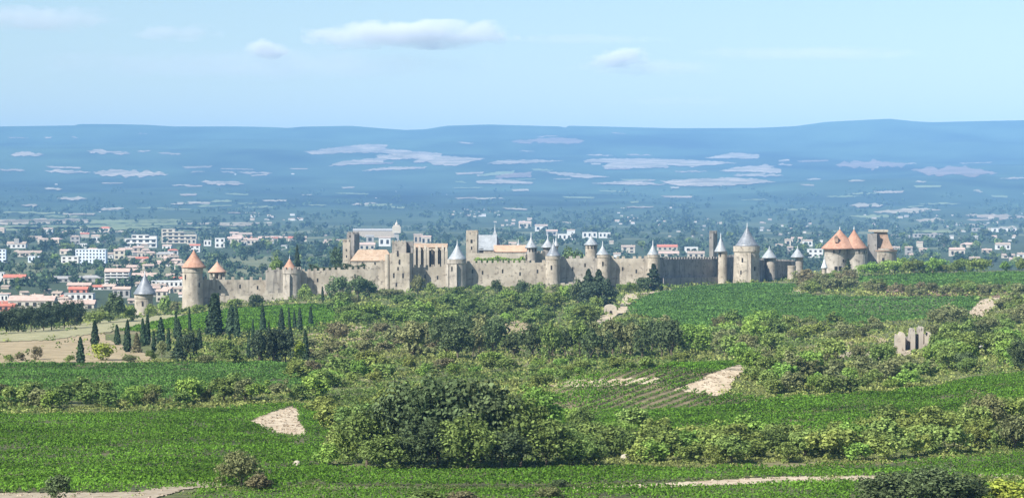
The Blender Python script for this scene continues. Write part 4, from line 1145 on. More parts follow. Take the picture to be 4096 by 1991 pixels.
def hall(name, label, x0, x1, yridge, yeave, ybase, Y, depth, wallm, roofm, cat="building", windows=(), hip=0.0, win=(1.0, 1.6), over=.5, buttress=()):
    """long building: ridge along X"""
    A = pt(x0, yeave, Y); B = pt(x1, yeave, Y)
    base = zat(ybase, Y, x0)
    Wd = B.x - A.x; He = A.z - base
    zr = zat(yridge, Y + depth / 2, x0) - base
    root = empty(name, (A.x, Y, base), label, cat)
    m = MB(); m.box(0, Wd, 0, depth, -9, He)
    m.add([(0.01, 0.01, He), (0.01, depth - .01, He), (0.01, depth / 2, zr - .2), (Wd - .01, 0.01, He), (Wd - .01, depth - .01, He), (Wd - .01, depth / 2, zr - .2)], [(0, 1, 2), (3, 5, 4)])
    m.build("wall", wallm, root)
    r = MB(); o = over; hp = hip * Wd
    th = .25
    top = [(-o, -o, He - .1), (Wd + o, -o, He - .1), (Wd - hp + (0 if hip else o), depth / 2, zr), (hp - (0 if hip else o), depth / 2, zr), (Wd + o, depth + o, He - .1), (-o, depth + o, He - .1)]
    n = len(top)
    r.add(top + [(x, y, z + th) for x, y, z in top],
          [(6, 7, 8, 9), (9, 8, 10, 11), (0, 3, 2, 1), (3, 5, 4, 2), (0, 1, 7, 6), (4, 5, 11, 10), (1, 2, 8, 7), (2, 4, 10, 8), (0, 6, 9, 3), (3, 9, 11, 5)] + ([(7, 10, 8), (6, 9, 11)] if hip else []))
    r.build("roof", roofm, root)
    for it in windows:
        wx, wy = it[:2]; ww, wh = (it[2], it[3]) if len(it) > 3 else win
        p = pt(wx, wy, Y); w = MB(); w.box(-ww / 2, ww / 2, -.08, .4, -wh / 2, wh / 2)
        w.build("window", DARK, root, (p.x - A.x, 0, p.z - base))
    for bx, by in buttress:
        p = pt(bx, by, Y); w = MB(); h_ = p.z - base
        w.box(-.9, .9, -2.6, -.02, -9, h_ - 1.2); w.add([(-.9, -2.6, h_ - 1.2), (.9, -2.6, h_ - 1.2), (.9, -.02, h_ - 1.2), (-.9, -.02, h_ - 1.2), (-.5, -1.4, h_ + 1.6), (.5, -1.4, h_ + 1.6)],
                                                        [(0, 1, 5, 4), (2, 3, 4, 5), (1, 2, 5), (3, 0, 4)])
        w.build("buttress", PALE, root, (p.x - A.x, 0, 0))
    return root

# ---- towers and walls, west to east
tower("squat_tower", "squat round stone tower with slate cone roof, standing before the curtain wall", 538, 612, 1176, 1532, (534, 625, 1083, SLATE, 1.25), STONE2, slits=[(575, 1215)])
tower("round_tower", "tall round stone tower with big orange conical roof", 729, 812, 1070, 1560, (727, 824, 990, ORANGE, 1.22), STONE2, slits=[(772, 1078), (745, 1108), (800, 1140)])
tower("round_tower", "open-sided tower under a pinkish tiled cone behind the low wall", 838, 902, 1114, 1600, (832, 906, 1038, mottled("faded pink tile", (0.46, 0.27, 0.19), (0.56, 0.35, 0.25), 0.3, 1.2, (0.36, 0.22, 0.16)), 1.15), STONE, gallery=1089, corbel=False)
wall("crenellated curtain wall with widely spaced merlons beside the tall orange-roofed tower", [(808, 1118, 1566), (1066, 1120, 1573)], mat=STONE2, mw=1.6, gap=3.4, mh=1.9, slits=[(880, 1150), (960, 1145), (1030, 1150)])
wall("higher stretch of curtain wall next to the beaked tower", [(1066, 1082, 1568), (1132, 1078, 1570)], mat=STONE, mw=1.8, gap=1.6, th=5)
wall("low ruined outer wall at the foot of the crenellated wall", [(872, 1182, 1545), (1050, 1184, 1547)], mat=STONE2, mw=2.4, gap=4.5, mh=1.2, name="outer_wall", th=1.2)
wall("ruined pale outer bastion with broken battlements below the beaked tower", [(1050, 1174, 1540), (1132, 1172, 1541)], mat=PALE, mw=1.8, gap=2.6, mh=1.8, name="outer_wall", th=4)
tower("beaked_tower", "wide beaked stone tower with small orange cone set to one side", 1130, 1204, 1078, 1572, (1130, 1187, 1024, ORANGE, 1.15), STONE, spurs=[1160], merlons=True)
wall("curtain wall between the beaked tower and the big square tower", [(1202, 1086, 1577), (1345, 1079, 1580), (1480, 1075, 1583), (1512, 1058, 1584), (1548, 1040, 1584)], mat=STONE2, mw=1.8, gap=1.5,
     slits=[(1270, 1120), (1420, 1105)])
def great_tower():
    root, P, H, base, A = quad_tower("square_tower", "big square stone keep-like tower with narrow windows and a darker recess at the top", 1560, 1638, 1654, 1012, 1578, 14, STONE2, merl=False,
        slits=[(1591, 1014, 1.1, 3.4), (1598, 1048, 1.0, 3), (1592, 1074, .8, 2), (1575, 1102, .9, 2.8), (1612, 1102, .9, 2.8), (1585, 1138, .9, 2.2)])
    a = pt(1568, 967, 1581); b = pt(1625, 967, 1581); c = pt(1652, 967, 1581)
    m = MB(); m.box(a.x - A.x, b.x - A.x, 3, 13, H - .02, a.z - base); m.build("upper_storey", STONE, root)
    m = MB(); m.box(b.x - A.x + .02, c.x - A.x, 9, 13, H - .03, a.z - base + .01)
    m.box(c.x - A.x - 1.4, c.x - A.x, 3.5, 8.98, H - .03, a.z - base); m.build("recess_wall", STONE3, root)
    m = MB()
    for k in range(5):
        x = a.x - A.x + k * 1.75 + .1
        m.box(x, x + 1.0, 3.02, 3.8, a.z - base - .01, a.z - base + .9)
    m.build("battlement", STONE, root)
    p = pt(1542, 1017, 1579); q = pt(1560, 1017, 1579)
    m = MB(); m.lathe([((q.x - p.x) / 2 * 1.05, -2), ((q.x - p.x) / 2, p.z - base)], 16, (p.x + q.x) / 2 - A.x - .2, 1.5); m.build("stair_turret", STONE2, root)
great_tower()
wall("curtain wall below the basilica buttresses", [(1652, 1070, 1589), (1790, 1066, 1591)], mat=STONE2, mw=1.7, gap=1.4, slits=[(1700, 1105), (1750, 1110)])
tower("beaked_tower", "beaked round tower with bright slate cone next to the basilica", 1788, 1864, 1037, 1590, (1793, 1865, 962, SLATEPALE, 1.35), STONE, spurs=[1792, 1826], slits=[(1808, 1075)])
wall("long curtain wall running under the hedge and the orange-roofed hall", [(1863, 1052, 1594), (2186, 1050, 1597)], mat=STONE2, slits=[(1930, 1090), (2010, 1085), (2080, 1095), (2150, 1085), (1890, 1085)])
tower("round_tower", "smooth round wall tower with slim slate cone beside the stone pine", 2182, 2240, 1024, 1592, (2185, 2243, 956, SLATE, 1.45), STONE2, slits=[(2205, 1070)])
wall("curtain wall below the round stone pine", [(2239, 1034, 1598), (2388, 1032, 1599)], mat=STONE, mw=2.2, gap=1.6, slits=[(2290, 1075), (2340, 1060)])
tower("round_tower", "slender pale wall tower with needle-thin slate cone above the pine clump", 2388, 2440, 1019, 1595, (2385, 2436, 965, SLATEPALE, 1.6), STONE2, slits=[(2410, 1055)])
wall("curtain wall between the needle-roofed tower and the grey shaded wall", [(2439, 1034, 1599), (2594, 1033, 1600)], mat=STONE2, mw=1.7, gap=1.5, slits=[(2490, 1075), (2545, 1085)])
wall("low outer wall remnant behind the pine clump", [(2236, 1137, 1560), (2300, 1132, 1560)], mat=STONE2, name="outer_wall", th=1.5, mh=.8, mw=2.5, gap=2)
tower("round_tower", "wall tower with slim slate cone rising behind the dark fir", 2589, 2640, 1019, 1594, (2589, 2634, 962, SLATEPALE, 1.5), STONE2, slits=[(2608, 1062)])
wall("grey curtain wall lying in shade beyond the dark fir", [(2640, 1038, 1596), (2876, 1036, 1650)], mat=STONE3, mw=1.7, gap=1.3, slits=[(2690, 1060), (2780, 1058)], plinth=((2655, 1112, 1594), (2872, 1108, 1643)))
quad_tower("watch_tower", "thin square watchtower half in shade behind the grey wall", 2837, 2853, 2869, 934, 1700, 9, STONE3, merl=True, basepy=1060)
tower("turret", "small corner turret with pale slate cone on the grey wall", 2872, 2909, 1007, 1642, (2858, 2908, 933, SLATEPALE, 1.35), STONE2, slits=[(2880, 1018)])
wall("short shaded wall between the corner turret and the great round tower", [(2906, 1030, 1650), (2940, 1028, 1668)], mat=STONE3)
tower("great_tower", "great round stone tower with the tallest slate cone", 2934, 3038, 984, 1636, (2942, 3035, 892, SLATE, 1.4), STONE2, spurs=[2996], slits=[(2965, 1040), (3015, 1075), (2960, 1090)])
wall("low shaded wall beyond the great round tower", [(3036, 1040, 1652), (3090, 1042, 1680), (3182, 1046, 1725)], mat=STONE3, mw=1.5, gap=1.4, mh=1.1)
tower("turret", "slim turret with broad slate pyramid roof on the low shaded wall", 3066, 3104, 1032, 1664, (3047, 3107, 985, SLATEPALE, 1.0), STONE, n=14, corbel=False)
tower("turret", "slim turret with broken slate cone near the flat-topped bartizan", 3182, 3212, 1029, 1700, (3163, 3217, 984, SLATEPALE, 1.05), STONE, n=14, corbel=False)
tower("bartizan", "stubby flat-topped tower before the broken-coned turret", 3150, 3184, 1062, 1668, None, STONE2, merlons=False, corbel=True)
tower("turret", "little white needle-roofed turret beside the gatehouse", 3287, 3306, 1072, 1640, (3284, 3310, 1023, LEAD, 1.2), STONE2, n=14, corbel=False)

def gatehouse():
    Y = 1690
    C = pt(3382, 996, Y); base = float(height(C.x, Y)); s = mpp(Y); H = C.z - base
    root = empty("gatehouse", (C.x, Y, base), "massive gatehouse with twin towers under two swooping orange roofs", "gatehouse")
    def lx(p): return (p - 3382) * s
    for a, b in ((3297, 3392), (3380, 3470)):
        R = (b - a) / 2 * s; m = MB(); c = lx((a + b) / 2)
        m.lathe([(R * 1.05, -3), (R, H * .3), (R * .98, H * .8), (R * 1.02, H * .86), (R * 1.02, H)], 30, c, 0, jit=.006)
        m.build("tower_shaft", STONE, root)
    m = MB(); m.box(lx(3330), lx(3440), 2, 17, -3, H - .3); m.build("gate_block", STONE, root)
    for ap, a, b, top in ((3359, 3284, 3432, 908), (3416, 3366, 3471, 906)):
        za = zat(top, Y, ap) - base; zb = zat(917, Y, ap) - base
        R = (b - a) / 2 * s
        m = MB(); m.smooth = True
        n = 36; prof = []
        K = 14
        cx0 = lx((a + b) / 2); cx1 = lx(ap)
        vs = []
        for k in range(K + 1):
            t = k / K; r = max(.12, R * 1.03 * (1 - t) ** 1.07); z = H + .2 + (zb - H) * t
            e = min(1, t * 1.5); c = cx0 * (1 - e) + cx1 * e
            for i in range(n):
                aa = 2 * math.pi * i / n; vs.append((c + r * math.cos(aa), r * math.sin(aa) * (1 if R < 9 else .92), z))
        fs = [(k * n + i, k * n + (i + 1) % n, (k + 1) * n + (i + 1) % n, (k + 1) * n + i) for k in range(K) for i in range(n)]
        fs.append(tuple(range(n - 1, -1, -1)))
        m.add(vs, fs)
        ro = m.build("roof", ORANGE, root)
        q = MB(); q.lathe([(.42, zb - 1.0), (.3, zb - .2), (.42, zb + .4), (.22, zb + 1.2), (.08, za + .4)], 8, cx1); q.build("finial", LEAD, ro)
    d = MB(); p = pt(3337, 940, Y); d.box(-1, 1, -.8, 3, -1.6, 1.6); d.add([(-1.3, -1.1, 1.6), (1.3, -1.1, 1.6), (1.3, 3, 1.6), (-1.3, 3, 1.6), (0, -1.1, 3.0), (0, 3, 3.0)], [(0, 1, 4), (3, 5, 2), (1, 2, 5, 4), (0, 4, 5, 3)])
    d.build("dormer", BROWNTILE, root, (lx(3340), -7.2, zat(958, Y) - base))
    for wx, wy, w, h in [(3330, 1006, .8, 2.2), (3352, 1006, .8, 2.2), (3376, 1004, .8, 2.2), (3430, 1006, .8, 2.2), (3368, 1043, 1.1, 1.8), (3452, 1008, .8, 2)]:
        cxx = 3344 if wx < 3388 else 3425; R = 47.5 * s if wx < 3388 else 45 * s
        dx = lx(wx) - lx(cxx); dy = -math.sqrt(max(R * R - dx * dx, .01))
        m = MB(); m.box(-w / 2, w / 2, -.15, .5, -h / 2, h / 2)
        o = m.build("window", DARK, root, (lx(wx), dy, zat(wy, Y - R) - base)); o.rotation_euler = (0, 0, math.atan2(dx, -dy))
    for wx, h in ((3338, 3.6), (3354, 3.8)):
        R = 47.5 * s; dx = lx(wx) - lx(3344); dy = -math.sqrt(R * R - dx * dx)
        m = MB(); m.box(-.9, .9, -.2, .5, 0, h); m.lathe([(.9, h - .9), (.9, h)], 10, 0, .05)
        m.build("archway", DARK, root, (lx(wx), dy, zat(1088, Y - R) - base))
gatehouse()

def mansard_tower():
    Y = 1700
    root, P, H, base, A = quad_tower("stump_tower", "tall stump of a tower with sloping brown mansard roof and round base beside the gatehouse", 3470, 3508, 3520, 934, Y, 9, STONE3, merl=False)
    s = mpp(Y)
    def lx(p): return (p - 3470) * s
    def lz(y): return zat(y, Y, 3500) - base
    m = MB(); R = (3594 - 3474) / 2 * s
    m.lathe([(R * 1.04, -3), (R, lz(1030)), (R * .99, lz(1012)), (R * 1.03, lz(1004)), (R * 1.03, lz(1000))], 32, lx(3534), R * .9, jit=.005); m.build("round_base", STONE2, root)
    m = MB(); m.lathe([(R * .86, lz(1000) - .02), (R * .86, lz(994))], 28, lx(3534), R * .9); m.build("parapet_wall", STONE, root)
    z0, z1 = lz(996), lz(928)
    a0, b0, a1, b1 = lx(3509), lx(3576), lx(3509), lx(3553)
    m = MB()
    K = 8; vs = []
    for k in range(K + 1):
        t = k / K; e = (1 - t) ** 1.7
        xr = b1 + (b0 - b1) * e; yf = 4.0 - 3.0 * e; yb = 14 + 3 * e; z = z0 + (z1 - z0) * t
        vs += [(a0, yf, z), (xr, yf, z), (xr, yb, z), (a0, yb, z)]
    fs = [(k * 4 + i, k * 4 + (i + 1) % 4, k * 4 + 4 + (i + 1) % 4, k * 4 + 4 + i) for k in range(K) for i in range(4)]
    fs += [(3, 2, 1, 0), (K * 4, K * 4 + 1, K * 4 + 2, K * 4 + 3)]
    m.add(vs, fs); ro = m.build("roof", BROWNTILE, root)
    m = MB(); m.box(lx(3486), lx(3555), 2.5, 15, z1 + .02, z1 + 1.4); m.build("parapet", PALE, ro)
    m = MB(); m.box(-1.0, 1.0, -.4, .6, -4, 4); m.build("window", DARK, root, (lx(3514), 1.2, lz(965)))
    for wx, wy in ((3532, 1037), (3490, 1036)):
        dx = lx(wx) - lx(3534); dy = R * .9 - math.sqrt(R * R - dx * dx)
        m = MB(); m.box(-.7, .7, -.15, .5, -1, 1); m.build("window", DARK, root, (lx(wx), dy, lz(wy)))
    m = MB(); m.lathe([(R * 1.05, lz(1005)), (R * 1.07, lz(1003)), (R * 1.05, lz(1001))], 28, lx(3534), R * .9); m.build("string_course", BROWNTILE, root)
mansard_tower()

# ---- buildings inside the walls
hall("hall", "long hall with sunlit pale orange roof beside the ruined gable tower", 1404, 1572, 1000, 1043, 1085, 1640, 15, STONE2, OLDTILE, hip=.16, windows=[(1450, 1054), (1500, 1054), (1540, 1055)])
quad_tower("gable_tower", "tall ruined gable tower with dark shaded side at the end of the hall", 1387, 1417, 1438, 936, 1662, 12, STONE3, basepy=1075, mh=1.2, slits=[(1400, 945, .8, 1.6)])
quad_tower("gable_tower", "lower pale stone tower leaning on the ruined gable tower", 1371, 1401, 1404, 968, 1646, 8, STONE2, basepy=1075, slits=[(1385, 1000, .7, 1.5), (1386, 1025, .7, 1.5)])
def basilica():
    r = hall("basilica", "basilica with tall pale buttresses and dark gothic windows", 1655, 1786, 975, 990, 1085, 1640, 20, PALE, OLDTILE, cat="church",
             buttress=[(1658, 990), (1678, 992), (1701, 990), (1711, 1000), (1746, 992), (1771, 990), (1785, 998)])
    base = zat(1085, 1640, 1655); A = pt(1655, 990, 1640)
    for wx, w in ((1668, 1.7), (1689, 1.9), (1728, 3.6), (1759, 2.6), (1778, 1.3)):
        p = pt(wx, 1030, 1640); m = MB(); h = 5.2
        m.box(-w / 2, w / 2, -.1, .4, -h, h * .72)
        m.add([(-w / 2, -.1, h * .72), (w / 2, -.1, h * .72), (0, -.1, h), (-w / 2, .4, h * .72), (w / 2, .4, h * .72), (0, .4, h)], [(0, 1, 2), (3, 5, 4), (0, 2, 5, 3), (1, 4, 5, 2)])
        o = m.build("window", DARK, r, (p.x - A.x, 0, p.z - base))
        t = MB(); t.box(-.12, .12, -.2, -.11, -h, h * .8)
        if w > 2: t.lathe([(.75, -.02), (.75, .02)], 12, 0, 0)
        t.build("tracery", PALE, o)
basilica()
quad_tower("church_tower", "square crenellated church tower of warm stone", 1864, 1908, 1914, 938, 1640, 9, STONE2, basepy=1075, mh=2.6, slits=[(1886, 965, 1.3, 2.2), (1886, 992, .8, 2.0)])
def church():
    r = hall("church", "church with steep pale slate roof and pointed transept beside the crenellated tower", 1916, 1984, 941, 1000, 1075, 1665, 17, STONE2, SLATEPALE, cat="church")
    base = zat(1075, 1665, 1916); A = pt(1916, 1000, 1665); s = mpp(1665)
    m = MB(); x0, x1, xm = (1955 - 1916) * s, (2003 - 1916) * s, (1979 - 1916) * s
    z0, z1 = zat(985, 1665) - base, zat(916, 1665) - base
    m.add([(x0, 7.2, z0), (x1, 7.2, z0), (x1, 20, z0), (x0, 20, z0), (xm, 10, z1), (xm, 17, z1)], [(0, 1, 4), (1, 2, 5, 4), (2, 3, 5), (3, 0, 4, 5), (0, 3, 2, 1)])
    ro = m.build("transept_roof", SLATEPALE, r)
    q = MB(); q.lathe([(.4, z1 - .6), (.25, z1 + .5), (.05, zat(896, 1665) - base)], 8, xm, 13); q.build("finial", LEAD, ro)
    m = MB(); m.box(x0 + 2, x1 - .4, 8.5, 19, -9, z0 + .3); m.build("transept_wall", STONE2, r)
    m = MB(); m.box(-1.3, 1.3, -.12, .4, -2.6, 2.2); m.build("window", DARK, r, ((1925 - 1916) * s, 0, zat(1008, 1665) - base))
church()
hall("hall", "long low hall with faded orange roof between the church and the slate-roofed castle towers", 1978, 2104, 982, 1007, 1060, 1652, 14, PALE, mottled("faded orange tile", (0.50, 0.30, 0.20), (0.60, 0.39, 0.27), 0.3, 1.2, (0.40, 0.24, 0.17)), windows=[(2010, 1014), (2050, 1014), (2085, 1014)])
wall("pale low terrace wall along the hedge above the long curtain wall", [(1870, 1012, 1632), (2102, 1012, 1632)], mat=PALE, name="terrace_wall", merl=False, th=1.5, basepy=1050)
def hedge(label, x0, x1, y0, y1, Y, leaf, seed):
    r = np.random.default_rng(seed); a = pt(x0, y1, Y); b = pt(x1, y0, Y); n = int((b.x - a.x) * 46)
    p = np.stack([r.uniform(a.x, b.x, n), Y + r.uniform(-1.6, 1.6, n), a.z + (b.z - a.z) * r.random(n) * (1 + .16 * np.sin(np.linspace(0, 40, n)))], -1)
    p[:, 2] = a.z + (b.z - a.z) * r.random(n) * (.82 + .3 * vnoise(p[:, 0] / 3.0, p[:, 0] * 0, seed))
    q = leafquads(p, np.array([0, -.6, .8]) + .8 * r.normal(size=(n, 3)), .65, r)
    c = np.array([(a.x + b.x) / 2, Y, a.z])
    o = link_mesh("hedge", quads_mesh("hedge", q - c, LF[leaf])); o.location = c
    tag(o, label, "hedge")
hedge("clipped green hedge in front of the pale terrace wall", 1896, 2100, 1024, 1056, 1622, 'green', 1)
hedge("dark ivy hedge behind the battlements beside the hall", 1236, 1476, 1056, 1088, 1612, 'dark', 2)
tower("castle_tower", "castle tower with concave slate cone at the end of the faded orange hall", 2108, 2148, 991, 1640, (2099, 2150, 930, SLATEPALE, 1.7), STONE, slits=[(2118, 998), (2130, 998), (2141, 998)], basepy=1075)
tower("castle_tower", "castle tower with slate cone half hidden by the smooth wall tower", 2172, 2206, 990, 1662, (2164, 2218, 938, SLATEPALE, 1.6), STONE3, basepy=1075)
tower("turret", "tiny slate spire above the roof of the faded orange hall", 2068, 2080, 988, 1690, (2064, 2083, 958, SLATEPALE, 1.4), STONE, n=12, corbel=False, basepy=1060)
tower("turret", "thin slate needle spire just behind the smooth wall tower", 2216, 2232, 985, 1700, (2213, 2236, 930, SLATEPALE, 1.7), STONE, n=12, corbel=False, basepy=1060)
tower("castle_tower", "castle tower with broad slate cone between the stone pine and the needle-roofed tower", 2341, 2389, 980, 1655, (2336, 2393, 927, SLATEPALE, 1.6), STONE2, slits=[(2352, 986), (2366, 986), (2378, 986)], basepy=1060)
wall("inner castle wall joining the concave-roofed castle tower and the smooth wall tower", [(2095, 1040, 1642), (2110, 1018, 1644), (2148, 1014, 1646), (2182, 1010, 1650)], mat=STONE2, name="castle_wall", basepy=1075)
# ------------------------------------------------------------------ houses of the town on the plain
WALLC = {'w': mottled("white render", (0.60, 0.585, 0.55), (0.70, 0.68, 0.64), .3), 'c': mottled("cream render", (0.46, 0.41, 0.33), (0.55, 0.49, 0.40), .3),
         'g': mottled("grey render", (0.30, 0.285, 0.26), (0.38, 0.36, 0.33), .3), 'b': mottled("bluish white panels", (0.60, 0.67, 0.78), (0.70, 0.76, 0.84), .12),
         'r': mottled("red brick", (0.40, 0.15, 0.10), (0.48, 0.20, 0.14), .4), 'k': mottled("dull ochre render", (0.40, 0.33, 0.25), (0.48, 0.40, 0.31), .3)}
ROOFC = {'t': mottled("old tile roof", (0.34, 0.27, 0.22), (0.44, 0.35, 0.28), .3, 1.1, (.24, .19, .15)), 'r': mottled("red tile roof", (0.46, 0.15, 0.10), (0.54, 0.21, 0.145), .3, 1.1, (.36, .13, .09)),
         'g': mottled("grey roof", (0.30, 0.29, 0.28), (0.38, 0.37, 0.35), .3), 'p': mottled("pink tile roof", (0.46, 0.34, 0.28), (0.55, 0.42, 0.35), .3, 1.1, (.35, .25, .20)),
         'w': mottled("white flat roof", (0.66, 0.65, 0.63), (0.74, 0.73, 0.70), .3)}
WALLN = {'w': "white", 'c': "cream", 'g': "grey", 'b': "bluish white", 'r': "red brick", 'k': "ochre"}
ROOFN = {'t': "tiled", 'r': "red", 'g': "grey", 'p': "pink tiled", 'w': "flat white"}
WIN = None
def win_mesh(w, h):
    m = MB(); m.box(-w / 2, w / 2, -.12, .3, -h / 2, h / 2); return m.mesh("window", DARK)

def house(x0, x1, yt, yb, wc, rc, label, roof='gable', Y=None, cols=0, rows=0, cat="house", name="house", group=None, balcony=False, steps=None, depth=None, rot=None, extra=None):
    cx = (x0 + x1) / 2
    if Y is None:
        P = hit(cx, yb)
        if not math.isfinite(P.x): return None
    else:
        P = pt(cx, yb, Y)
    s = mpp(P.y); w = (x1 - x0) * s; H = (yb - yt) * s
    d = depth or min(max(8.0, w * .55), 18)
    root = empty(name, (P.x, P.y, P.z - .3), label, cat, group, rot or 0)
    hr = 0 if roof == 'flat' else min(H * .38, max(1.6, d * .24))
    he = H - hr
    m = MB()
    if steps:
        for (f0, f1, fh) in steps: m.box(-w / 2 + w * f0, -w / 2 + w * f1, (0 if f0 == 0 else .3 * f0), d, -8, he * fh)
    else:
        m.box(-w / 2, w / 2, 0, d, -8, he)
        if roof == 'gable': m.add([(-w / 2 + .01, 0.02, he), (-w / 2 + .01, d - .02, he), (-w / 2 + .01, d / 2, he + hr - .2), (w / 2 - .01, 0.02, he), (w / 2 - .01, d - .02, he), (w / 2 - .01, d / 2, he + hr - .2)], [(0, 1, 2), (3, 5, 4)])
    m.build("wall", WALLC[wc], root)
    r = MB()
    if roof == 'flat':
        if steps:
            for (f0, f1, fh) in steps: r.box(-w / 2 + w * f0 - .2, -w / 2 + w * f1 + .2, -.3 + (0 if f0 == 0 else .3 * f0), d + .3, he * fh + .02, he * fh + .5)
        else: r.box(-w / 2 - .3, w / 2 + .3, -.3, d + .3, he + .02, he + .5)
    else:
        o = .6; hp = w * .22 if roof == 'hip' else -o
        top = [(-w / 2 - o, -o, he - .05), (w / 2 + o, -o, he - .05), (w / 2 - hp, d / 2, he + hr), (-w / 2 + hp, d / 2, he + hr), (w / 2 + o, d + o, he - .05), (-w / 2 - o, d + o, he - .05)]
        r.add(top + [(x, y, z + .25) for x, y, z in top], [(6, 7, 8, 9), (9, 8, 10, 11), (0, 3, 2, 1), (3, 5, 4, 2), (0, 1, 7, 6), (4, 5, 11, 10), (1, 2, 8, 7), (2, 4, 10, 8), (0, 6, 9, 3), (3, 9, 11, 5), (7, 10, 8), (6, 9, 11)])
    ro = r.build("roof", ROOFC[rc], root)
    if roof != 'flat' and w > 9:
        c = MB(); c.box(-.5, .5, -.5, .5, -.8, 1.3); c.build("chimney", WALLC['k'], ro, (w * pr.uniform(-.3, .3), d * .5, he + hr))
    if cols and rows:
        ww = min(w / cols * (.78 if balcony else .45), 7); wh = he / rows * (.45 if balcony else .5)
        me = win_mesh(ww, wh)
        for i in range(cols):
            for j in range(rows):
                fx = (i + .5) / cols
                if steps:
                    top = max([fh for f0, f1, fh in steps if f0 <= fx < f1] or [1])
                    if (j + 1) / rows > top + .02: continue
                link_mesh("window", me, root, (-w / 2 + w * fx, -.03, he * (j + .55) / rows))
        if balcony:
            for j in range(1, rows):
                b = MB(); b.box(-w / 2 * .9, w / 2 * .9, -1.5, -.16, he * j / rows - .1, he * j / rows + .95); b.build("balcony", WALLC[wc], root)
    if extra: extra(root, w, he, d, s)
    return root

